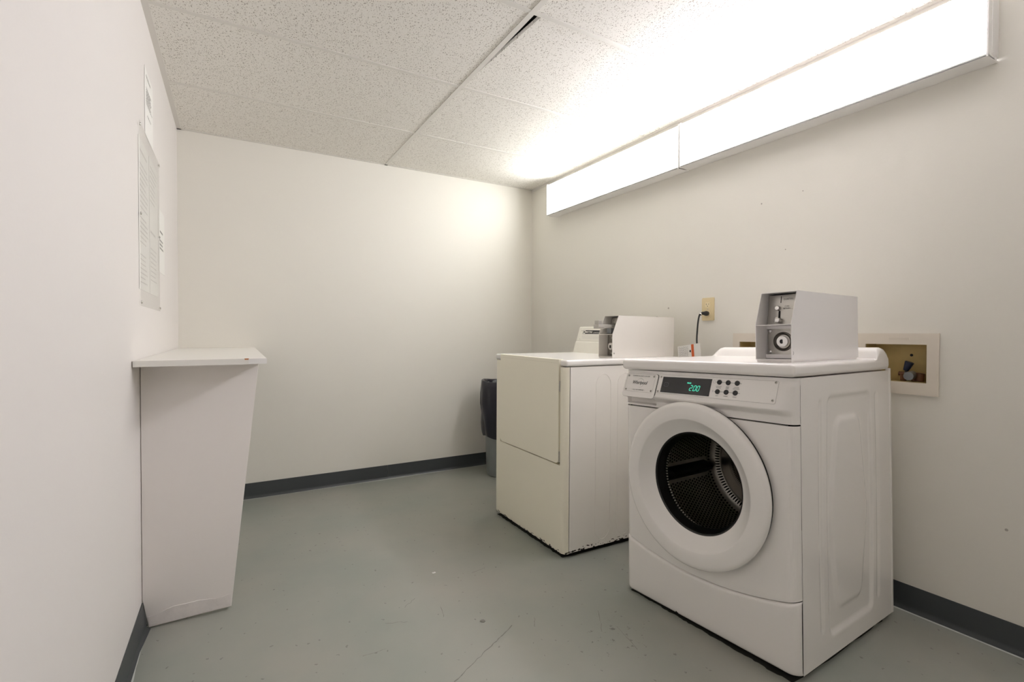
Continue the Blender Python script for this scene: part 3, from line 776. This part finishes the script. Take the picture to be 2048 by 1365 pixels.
for i in range(40):
    t0, t1 = math.radians(-150 + 300*i/40 + 20), math.radians(-150 + 300*(i+1)/40 + 20); A, B = swo(t0), swo(t1); wd = .0006*math.sin(PI*(i+.5)/40)
    q.flat([(A.x, A.y-wd), (B.x, B.y-wd), (B.x, B.y+wd), (A.x, A.y+wd)], FM, c=.0057)
q.build('brand_swoosh', M_inkg, dr)
text('•  PULL FOR DISPENSER  •', .0062, FT(-.2595, .0195), 'printed_text', M_ink, dr, c=.0056)
# coin drop slot in the finger recess
m = MB(); m.box(.012, .027, .562, .656, .8500, .8560); m.build('recess_slot', M_gap, W)
# control panel overlay
m = MB(); m.prism(rrect(-.1700, .3105, .0165, .0935, .006), .0003, .0014, FM, bev=.0004); cp = m.build('control_panel', mat('overlay_film', (0.87, 0.845, 0.82), .3), W)
outl(-.1700, .3105, .0165, .0935, .006, .0006, 'panel_outline', M_inkg, cp, .0016)
for x, y in ((-.1595, .0825), (-.1605, .0230), (.3008, .0884), (.3003, .0281)): scr(x, y, cp, .0014)
m = MB(); m.prism([(-.1485, .0205), (.0695, .0215), (.0695, .0862), (-.1485, .0835)], .0012, .0030, FM, bev=.0005); ds = m.build('display', M_disp, cp)
outl(-.1365, -.1155, .0450, .0600, .004, .0016, 'display_icon', M_dispicon, ds, .0033)
q = MB(); q.flat([(-.131, .0515), (-.121, .0515), (-.121, .053), (-.131, .053)], FM, c=.0034); q.build('display_icon', M_dispicon, ds)
text('PRICE', .0068, FT(-.0225, .0645), 'price_caption', M_led, ds, c=.0034, bold=.0004)
def seg7(cx, cy, wd, ht, on, q):
    t = .0013; sl = .20
    def pt(x, y): return (cx + x + sl*y, cy + y)
    def hbar(y): q.flat([pt(-wd/2+t*.6, y-t), pt(wd/2-t*.6, y-t), pt(wd/2-t*.6, y+t), pt(-wd/2+t*.6, y+t)], FM, c=.0034)
    def vbar(x, y0, y1): q.flat([pt(x-t, y0), pt(x+t, y0), pt(x+t, y1), pt(x-t, y1)], FM, c=.0034)
    h = ht/2; gp = .0008
    if 'a' in on: hbar(h)
    if 'g' in on: hbar(0)
    if 'd' in on: hbar(-h)
    if 'f' in on: vbar(-wd/2, gp, h-gp)
    if 'b' in on: vbar(wd/2, gp, h-gp)
    if 'e' in on: vbar(-wd/2, -h+gp, -gp)
    if 'c' in on: vbar(wd/2, -h+gp, -gp)
q = MB(); seg7(-.0105, .0465, .0095, .0195, 'abged', q); seg7(.0060, .0465, .0095, .0195, 'abcdef', q); seg7(.0205, .0465, .0095, .0195, 'abcdef', q)
q.flat([(-.0040, .0358), (-.0018, .0358), (-.0014, .0382), (-.0036, .0382)], FM, c=.0034)
q.build('price_digits', M_led, ds)
for (x, y), lab in zip(((.1008, .0764), (.1348, .0767), (.1688, .0771), (.1006, .0415), (.1343, .0420), (.1687, .0421)), ('COTTON\nWHITES', 'PERM\nPRESS', 'COLORS\nDELICATES', 'HOT', 'WARM', 'COLD')):
    q = MB(); q.lathe([(.0088, 0), (.0088, .0028), (.0080, .0038), (.0050, .0036), (.0042, .0028), (.0002, .0026)], 22, FM @ Matrix.Translation((x, y, .0013))); q.build('selector_button', M_black, cp)
    text(lab, .0050, FT(x, y-(.0185 if '\n' in lab else .0150)), 'button_text', M_ink, cp, c=.0018)
for y in (.0767, .0419):
    q = MB()
    q.flat([(.086, y-.0005), (.1850, y-.0005), (.1850, y+.0005), (.086, y+.0005)], FM, c=.0016)
    q.build('selector_line', M_ink, cp)
q = MB(); B0, B1 = circ(.0805, .0767, .0052, 14), circ(.0805, .0767, .0046, 14)
bv = [(q.bm.verts.new(FM @ Vector((*B0[i], .0017))), q.bm.verts.new(FM @ Vector((*B1[i], .0017)))) for i in range(14)]
for i in range(14): q.bm.faces.new((bv[i][0], bv[(i+1) % 14][0], bv[(i+1) % 14][1], bv[i][1]))
q.build('cycle_icon', M_inkg, cp)
q = MB(); q.flat([(.0806, .0385), (.0818, .0385), (.0818, .047), (.0806, .047)][::1], FM, c=.0017); q.build('thermometer_icon', M_inkg, cp)
# levelling feet
for u, v in ((.05, .05), (.05, VW-.05), (UD-.05, .05), (UD-.05, VW-.05)):
    zf = math.sin(math.radians(1.2484))*v
    m = MB(); m.lathe([(.020, zf+.0008), (.020, zf+.007), (.008, zf+.010), (.008, .030)], 16, Matrix.Translation((u, v, 0)), True, True); m.build('levelling_foot', M_black, W)

# near-black floor patches painting in the shade under the two machines
M_under_shade = mat('under_machine_shade', (0.022, 0.021, 0.018), .8)
def floor_shade(x, y, rot, wd, dp, f):
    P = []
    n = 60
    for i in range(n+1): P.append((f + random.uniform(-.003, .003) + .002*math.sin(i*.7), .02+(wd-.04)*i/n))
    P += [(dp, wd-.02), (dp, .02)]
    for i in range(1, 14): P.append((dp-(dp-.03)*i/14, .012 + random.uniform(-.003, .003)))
    MB().flat(P, Matrix.Translation((x, y, .0005)) @ Matrix.Rotation(math.radians(rot), 4, 'Z')).build('under_machine_shade', M_under_shade, fl)
floor_shade(1.5386, 0.8731, 3.0382, .7205, .68, .004)
floor_shade(1.4205, 1.9464, -.3163, .7188, .75, .008)

# ------------------------------------------------------------------ coin meters
def meter_case(r, mt, D, Wd, Hh, hb, sl, dv):
    """open-fronted sheet case: x back, y left, z up ; sloped upper front"""
    T = .0022
    side = [(0, 0), (D, 0), (D, Hh-.004), (sl, Hh), (0, hb)]
    Ms = frame((0, 0, 0), (1, 0, 0), (0, 0, 1))        # normal = x × z = -y
    m = MB()
    m.prism(side, -T, 0, Ms); m.prism(side, -Wd, -(Wd-T), Ms)
    m.box(D-T, D, T, Wd-T, 0, Hh-.004); m.box(0, D, T, Wd-T, 0, T)
    m.loft([[(sl, T, Hh), (sl, Wd-T, Hh), (sl, Wd-T, Hh-T), (sl, T, Hh-T)], [(D, T, Hh-.004), (D, Wd-T, Hh-.004), (D, Wd-T, Hh-.004-T), (D, T, Hh-.004-T)]])
    m.box(0, .085, T, Wd-T, hb-T, hb)
    return m.build('meter_case', mt, r)
CM = WM @ Matrix.Translation((.097, .058, 1.0140))
r = empty('coin_box', CM, 'grey steel coin box with round lock standing on the front-loading washer', 'coin box', None)
CD, CW, CH, CB = .485, .1255, .236, .1215
meter_case(r, M_meter, CD, CW, CH, CB, .040, 0)
m = MB(); m.box(.006, CD-.006, .004, CW-.002, -.0072, 0); m.build('base_plinth', M_meter, r)
XP = .075                        # depth of the recessed plates
UM = frame((XP-.003, CW/2, CB), (0, -1, 0), (0.14, 0, 1))      # upper coin plate, a right, b up
hu = .108
m = MB(); m.prism([(-CW/2+.003, .001), (CW/2-.003, .001), (CW/2-.003, hu), (-CW/2+.003, hu)], -.002, 0, UM); cpl = m.build('coin_plate', M_steel, r)
m = MB(); m.prism([(-.0165, .079), (-.0150, .079), (-.0150, .103), (-.0165, .103)], .0002, .0012, UM); m.build('coin_slot', M_gap, cpl)
m = MB(); m.lathe([(.0085, 0), (.0085, .012), (.0070, .015), (.0002, .0155)], 20, UM @ Matrix.Translation((-.0210, .0590, 0))); m.build('return_button', M_chrome, cpl)
m = MB(); m.prism([(-.0215, .014), (-.0150, .014), (-.0150, .050), (-.0215, .050)], .0002, .0010, UM); m.build('lever_slot', M_gap, cpl)
m = MB(); m.lathe([(.006, 0), (.006, .010), (.0105, .012), (.0105, .020), (.006, .022), (.0002, .022)], 20, UM @ Matrix.Translation((-.0185, .015, 0))); m.build('lever_knob', M_chrome, cpl)
text('QUARTERS', .0088, UM @ Matrix.Translation((.010, .0915, 0)), 'printed_text', M_ink, cpl, sx=.8)
text('COIN\nRETURN', .0076, UM @ Matrix.Translation((.0065, .0620, 0)), 'printed_text', M_ink, cpl, sx=.85)
KM = frame((XP, CW/2, 0), (0, -1, 0), (0, 0, 1))
m = MB(); m.prism([(-CW/2+.003, .004), (CW/2-.003, .004), (CW/2-.003, .018), (-CW/2+.003, .018)], -.002, .014, KM)
m.build('vault_frame', M_meter, r)
m = MB(); m.prism([(-CW/2+.003, .108), (CW/2-.003, .108), (CW/2-.003, CB-.003), (-CW/2+.003, CB-.003)], -.002, .010, KM)
m.build('vault_frame', M_meter, r)
m = MB(); m.prism([(-CW/2+.004, .014), (CW/2-.003, .014), (CW/2-.003, .110), (-CW/2+.004, .110)], -.001, .001, KM); vp = m.build('vault_door', M_steel, r)
lx, lz = -.004, .063
m = MB(); m.lathe([(.034, .001), (.0335, .005), (.030, .0065), (.0275, .003), (.022, -.0)], 40, KM @ Matrix.Translation((lx, lz, 0))); m.build('lock_collar', mat('lock_ring', (.20, .185, .165), .35, metal=1.0), vp)['label'] = 'dark round lock collar'
m = MB(); m.lathe([(.0205, .001), (.0205, .009), (.0190, .0105), (.0002, .0105)], 36, KM @ Matrix.Translation((lx, lz, 0))); m.build('lock_cylinder', M_chrome, vp)
m = MB(); Mk = KM @ Matrix.Translation((lx-.002, lz, .0107)); m.flat([(0.002, -.0075), (0.002, .0075), (-.0015, .0075), (-.005, .0045), (-.0062, 0), (-.005, -.0045), (-.0015, -.0075)], Mk); m.flat([(.0025, -.0075), (.0048, -.0065), (.0048, .0065), (.0025, .0075)], Mk); m.build('keyhole', M_gap, vp)
for z in (.101, .026):
    m = MB(); m.lathe([(.0065, 0), (.006, .003), (.003, .005), (.0002, .0055)], 16, KM @ Matrix.Translation((-.0505, z, .001))); m.build('rivet', M_chrome, vp)
text('GREENWALD', .0092, KM @ Matrix.Translation((.004, .1015, .001)), 'stamped_text', mat('stamped', (.40, .38, .34), .4, metal=.6), vp)
m = MB(); m.prism([(.008, .018), (.0095, .018), (.012, .023), (.012, .027), (.010, .030), (.0085, .030), (.0105, .0265), (.0105, .0235)], .0002, .0006, frame((0, 0, 0), (1, 0, 0), (0, 0, 1))); m.build('scratch', M_inkg, r)

# ------------------------------------------------------------------ dryer
DMX = Matrix.Translation((1.4205, 1.9464, 0)) @ Matrix.Rotation(math.radians(-.3163), 4, 'Z') @ Matrix.Rotation(math.radians(.4253), 4, 'X')
Dd = empty('clothes_dryer', DMX, 'older cream and white dryer with full-width front door, behind the washer', 'dryer')
DVW, DUD, DLB, DLT = .7188, .800, .9400, .9720
m = MB()
m.box(.034, DUD, 0, DVW, .022, DLB-.003, .002)
def obround(cu, w0, w1, hw):
    P = []
    for i in range(25): a = PI*i/24; P.append((cu + hw*math.cos(a), -.0004, w1-hw*1.0 + hw*math.sin(a)*1.25))
    for i in range(25): a = PI + PI*i/24; P.append((cu + hw*math.cos(a), -.0004, w0+hw*1.0 + hw*math.sin(a)*1.25))
    return P
for cu in (.242, .385): m.tube(obround(cu, .065, .885, .048), .0013, 6, closed=True)
m.build('cabinet', M_dryer_s, Dd)
# front shell with rounded vertical corners
RD = .030
def du(v):
    d = min(v, DVW-v); return RD - math.sqrt(max(0, RD*RD-(RD-d)**2)) if d < RD else 0.0
vd = [0, .0008, .002, .004, .007, .011, .016, .022, .030] ; vd = vd + lin(.03, DVW-.03, 20)[1:-1] + [DVW-v for v in reversed(vd)]
m = MB()
def dfr(v, w): 
    return (du(v) + (.0018 if w < .026 else 0) , v, w)
m.grid(dfr, vd, [.020, .026] + lin(.03, .452, 10))
m.grid(dfr, [v for v in vd if v <= .0301], lin(.452, DLB-.003, 6)); 
m.grid(dfr, [v for v in vd if v >= DVW-.0305], lin(.452, DLB-.003, 6))
m.quads([(.0, .03, .452), (.0, .036, .452), (.0, .036, DLB-.003), (.0, .03, DLB-.003)], [(.0, .649, .452), (0, DVW-.03, .452), (0, DVW-.03, DLB-.003), (0, .649, DLB-.003)])
for v in (.036, .649): m.quads([(0, v, .445), (.03, v, .445), (.03, v, DLB-.003), (0, v, DLB-.003)])
m.quads([(0, .036, .452), (.03, .036, .452), (.03, .649, .452), (0, .649, .452)])
m.build('front_panel', M_dryer_c, Dd, ang=50)
m = MB(); m.box(.0245, .0300, .012, DVW-.012, .03, DLB-.005); m.build('front_bulkhead', M_gap, Dd)
# door : a = -v, b = w
DF = frame((0, 0, 0), (0, -1, 0), (0, 0, 1))
def dpoly(v0, v1, w0, w1, r):     # rounded lower corners only
    P = [(-v1, w1), (-v1, w0+r)]
    for i in range(1, 7): t = math.radians(180+90*i/6); P.append((-v1+r+r*math.cos(t), w0+r+r*math.sin(t)))
    for i in range(0, 7): t = math.radians(270+90*i/6); P.append((-v0-r+r*math.cos(t), w0+r+r*math.sin(t)))
    P.append((-v0, w1)); return P[::-1] if False else P
m = MB(); m.prism(dpoly(.0450, .6455, .4590, .9735, .022), -.022, .0035, DF, bev=.003); dd = m.build('door', M_dryer_c, Dd)
m = MB(); m.box(-.0036, -.0030, .06, .64, .9545, .9552); m.build('door_crease', mat('cream_crease', (.60, .56, .46), .4), dd)
for z0 in (.815, .468):
    m = MB(); m.box(-.003, .004, .0368, .0440, z0, z0+.052, .001); [m.box(-.004, .002, .0362, .0436, z0+.007+k*.016, z0+.013+k*.016, .001) for k in range(3)]; m.build('hinge', M_steel, dd)['label'] = 'worn metal hinge'
# top
m = MB()
m.box(.006, DUD, -.006, DVW+.006, DLB, DLT, .010, 3); m.build('top_panel', M_dryer_w, Dd)
# console
m = MB(); secs = []
for v in (.168, DVW-.004):
    secs.append([(.585, v, DLT-.001), (.588, v, .985), (.604, v, 1.040), (.609, v, 1.043), (.638, v, 1.136), (.646, v, 1.141), (.76, v, 1.141), (.78, v, 1.12), (.78, v, DLT-.001)])
m.loft(secs); con = m.build('console', mat('console_cream', (.74, .72, .645), .35), Dd, ang=25)
CMx = frame((.6105, .70, 1.048), (0, -1, 0), (.029, 0, .093))
m = MB(); m.prism([(.010, .004), (.50, .004), (.50, .084), (.010, .084)], .0003, .0014, CMx, bev=.0003); fp = m.build('face_plate', mat('console_plate', (.76, .74, .67), .35), con)
m = MB(); m.flat([(.034, .048), (.50, .048), (.50, .073), (.034, .073)], CMx, c=.0018); m.build('name_band', M_ink, fp)['label'] = 'black name band'
M_wink = mat('white_ink', (.80, .78, .72), .5)
m = MB(); A, B = rrect(.0375, .0600, .0500, .0715, .002), rrect(.0425, .0550, .0545, .0670, .001)
for i in range(len(A)):
    j = (i+1) % len(A); m.quads([CMx @ Vector((*A[i], .0022)), CMx @ Vector((*A[j], .0022)), CMx @ Vector((*B[j], .0022)), CMx @ Vector((*B[i], .0022))])
m.build('brand_emblem', M_wink, fp)
text('MAYTAG', .0165, CMx @ Matrix.Translation((.064, .0605, 0)), 'brand_lettering', M_wink, fp, align='LEFT', c=.0022, bold=.0004)
text('COMMERCIAL DRYER', .0085, CMx @ Matrix.Translation((.142, .0565, 0)), 'printed_text', M_wink, fp, align='LEFT', c=.0022)
q = MB()
for k, (x0, x1, z) in enumerate(((.038, .20, .042), (.036, .31, .034), (.036, .30, .0285), (.036, .31, .0230), (.034, .25, .017))):
    x = x0
    while x < x1: l = random.uniform(.006, .02); q.flat([(x, z-.0009), (x+l, z-.0009), (x+l, z+.0009), (x, z+.0009)], CMx, c=.0018); x += l+.004
q.build('instruction_text', M_inkl, fp)
for x, z in ((.020, .070), (.020, .014)):
    m = MB(); m.lathe([(.0038, 0), (.0036, .0012), (.0002, .0016)], 12, CMx @ Matrix.Translation((x, z, .0014))); m.build('screw', M_steel, fp)
for u, v in ((.07, .05), (.07, DVW-.05), (DUD-.06, .05), (DUD-.06, DVW-.05)):
    zf = -math.sin(math.radians(.4253))*v
    m = MB(); m.lathe([(.018, zf+.0008), (.018, zf+.008), (.008, zf+.010), (.008, .026)], 14, Matrix.Translation((u, v, 0)), True, True); m.build('levelling_foot', M_black, Dd)

# dryer coin box, with a push-in coin slide
r = empty('coin_box', DMX @ Matrix.Translation((.338, .046, DLT+.0045)), 'cream coin box with push-in coin slide standing on the dryer', 'coin box')
m = MB(); ED, EW, EH, EB = .455, .1120, .2200, .1200
meter_case(r, M_meter_w, ED, EW, EH, EB, .042, 0)
m = MB(); m.box(.002, ED-.004, .001, EW-.001, -.0042, .0); m.build('base_plinth', M_meter_w, r)
KM = frame((.062, EW/2, 0), (0, -1, 0), (0, 0, 1))
m = MB(); m.prism([(-EW/2+.003, .004), (EW/2-.003, .004), (EW/2-.003, EB-.003), (-EW/2+.003, EB-.003)], -.002, 0, KM); vp = m.build('vault_door', mat('dull_vault', (.33, .31, .27), .4, metal=.8), r)
lx, lz = -.016, .055
m = MB(); m.lathe([(.0195, 0), (.0195, .012), (.018, .014), (.0002, .014)], 32, KM @ Matrix.Translation((lx, lz, 0))); m.build('lock_cylinder', M_meter_w, vp)
m = MB(); m.prism([(-.006, -.010), (.006, -.010), (.006, .006), (-.006, .006)], .0142, .0146, KM @ Matrix.Translation((lx, lz, 0))); m.build('keyhole', M_gap, vp)
for z in (.100, .017):
    m = MB(); m.lathe([(.005, 0), (.0045, .003), (.0002, .004)], 14, KM @ Matrix.Translation((lx-.004, z, 0))); m.build('rivet', M_chrome, vp)
UMD = frame((.072, EW/2, EB), (0, -1, 0), (.20, 0, 1))
m = MB(); m.prism([(-EW/2+.003, .001), (EW/2-.003, .001), (EW/2-.003, .092), (-EW/2+.003, .092)], -.002, 0, UMD); up = m.build('slide_plate', mat('slide_metal', (.42, .40, .36), .38, metal=.8), r)
m = MB(); m.prism(rrect(-.040, .050, .052, .088, .004), 0, .006, UMD, bev=.001); ch = m.build('coin_chute', M_steel, up)
m = MB()
for k in range(6): m.prism([(-.030+k*.012, .052), (-.023+k*.012, .052), (-.0265+k*.012, .062)], .0062, .0070, UMD)
m.prism(circ(-.026, .077, .0022, 8), .0062, .0068, UMD); m.prism(circ(.000, .077, .0022, 8), .0062, .0068, UMD)
m.build('coin_notches', M_gap, ch)
m = MB()
m.box(-.040, .066, .030, .070, .152, .172, .0025)
m.box(-.070, -.030, .028, .072, .149, .172, .003)
m.box(-.066, -.042, .032, .068, .171, .194, .003)
sl = m.build('coin_slide', mat('slide_grey', (.50, .48, .45), .35, metal=.6), r); sl['label'] = 'grey push-in slide handle'
q = MB(); [q.box(-.068+k*.004, -.0660+k*.004, .0274, .0282, .1545, .1562) for k in range(9)]; q.build('slide_groove', M_gap, sl)
q = MB(); q.box(.018, .050, .032, .066, .124, .153, .002); q.build('slide_bracket', M_grey, sl)
m = MB(); m.lathe([(.0048, 0), (.0045, .0015), (.0002, .0022)], 12, frame((.012, 0, .020), (1, 0, 0), (0, 0, 1))); m.build('screw', M_steel, r)
m = MB(); m.lathe([(.004, 0), (.0035, .004), (.0002, .0055)], 12, Matrix.Translation((.34, .02, EH-.003))); m.build('top_rivet', M_chrome, r)

# ------------------------------------------------------------------ warning tag hanging on the cord
TMx = WM @ frame((.668, .825, .9990), (-.12, -1, 0), (.06, 0, 1)) @ Matrix.Rotation(math.radians(7), 4, 'Z')
# a to the right, b up, c towards the camera
TL = Matrix.Translation((-XR, -oy, -1.215)) @ TMx
m = MB(); m.box(-.155, 0.004, .0, .072, 0, .0006, M=TL); r = m.build('warning_tag', M_paper, pc); r['label'] = 'white paper warning tag with an orange stripe'
m = MB(); m.flat([(-.058, .0005), (-.040, .0005), (-.040, .0715), (-.058, .0715)], TL, c=.0009); m.build('orange_stripe', M_orange, r)
q = MB()
for k in range(11):
    x = -.146 + k*.0062; z = .006
    while z < .064: l = random.uniform(.003, .010); q.flat([(x, z), (x+.0022, z), (x+.0022, min(z+l, .066)), (x, min(z+l, .066))], TL, c=.0009); z += l+.003
q.build('printed_text', M_inkg, r)
q = MB(); q.flat(circ(-.066, .038, .0055, 12), TL, c=.0010); q.flat([(-.072, .032), (-.061, .030), (-.060, .036), (-.072, .036)], TL, c=.0011); q.build('warning_symbol', M_ink, r)

# ------------------------------------------------------------------ trash can with bag
TC = Vector((1.893, 3.392, 0)); r0, r1 = .132, .158; zt = .722
r = empty('trash_can', Matrix.Translation(TC), 'grey round trash can with black bag in the corner behind the dryer', 'trash can')
m = MB(); m.lathe([(.0005, .012), (r0-.012, .012), (r0-.008, .0), (r0, .006), (r0+.002, .02), (r1-.003, zt-.012), (r1, zt-.006), (r1-.003, zt), (r1-.008, zt-.006), (r0-.006, .022), (.0005, .020)], 48); m.build('can_body', M_bin, r)
m = MB(); nA = 96; secs = []
random.seed(3); ph = [random.uniform(0, 6.28) for _ in range(8)]
for z, rr, am in ((.50, .138, .003), (.66, .143, .003), (.722, .1475, .002), (.735, .154, .002), (.737, .162, .002), (.731, .1695, .003), (.69, .172, .005), (.64, .173, .007), (.56, .170, .010), (.48, .166, .011), (.40, .161, .011), (.34, .158, .009), (.315, .156, .008)):
    ring = []
    for i in range(nA):
        a = 2*PI*i/nA
        k = am*(abs(math.sin(3*a+ph[0]+z*6)) + .7*abs(math.sin(7*a+ph[1]-z*9)) + .4*math.sin(13*a+ph[2]+z*14))
        zz = z + (.010*math.sin(2*a+ph[3]) + .008*math.sin(5*a+ph[4]) if z < .32 else (.006*math.sin(3*a+ph[5]) if z > .718 else 0))
        ring.append(((rr+k)*math.cos(a), (rr+k)*math.sin(a), zz))
    secs.append(ring)
m.loft(secs, caps=False); m.build('bin_liner', M_bag, r, ang=60)['label'] = 'black plastic bag folded over the rim'

# ------------------------------------------------------------------ camera, world, view
yw, pi_, rl = math.radians(30.1242), math.radians(-.857), math.radians(.1131)
F = Vector((math.sin(yw)*math.cos(pi_), math.cos(yw)*math.cos(pi_), math.sin(pi_)))
R = Vector((math.cos(yw), -math.sin(yw), 0)); U = R.cross(F)
R2 = R*math.cos(rl) + U*math.sin(rl); U2 = -R*math.sin(rl) + U*math.cos(rl)
cd = bpy.data.cameras.new('camera'); cam = bpy.data.objects.new('camera', cd); COL.objects.link(cam)
cam.matrix_world = Matrix(((R2.x, U2.x, -F.x, 0), (R2.y, U2.y, -F.y, 0), (R2.z, U2.z, -F.z, 1.10), (0, 0, 0, 1)))
cd.sensor_width = 36; cd.lens = 992.13/2048*36; cd.clip_start = .01
S.camera = cam
wd = bpy.data.worlds.new('world'); S.world = wd; wd.use_nodes = True
wd.node_tree.nodes['Background'].inputs[0].default_value = (0, 0, 0, 1)
S.view_settings.view_transform = 'Standard'
try: S.view_settings.look = 'None'
except Exception: pass
S.view_settings.exposure = 0.0; S.view_settings.gamma = 1.0; S.view_settings.use_curve_mapping = False
S.cycles.use_denoising = True
S.cycles.max_bounces = 16; S.cycles.diffuse_bounces = 10; S.cycles.transparent_max_bounces = 16
S.cycles.caustics_reflective = False; S.cycles.caustics_refractive = False
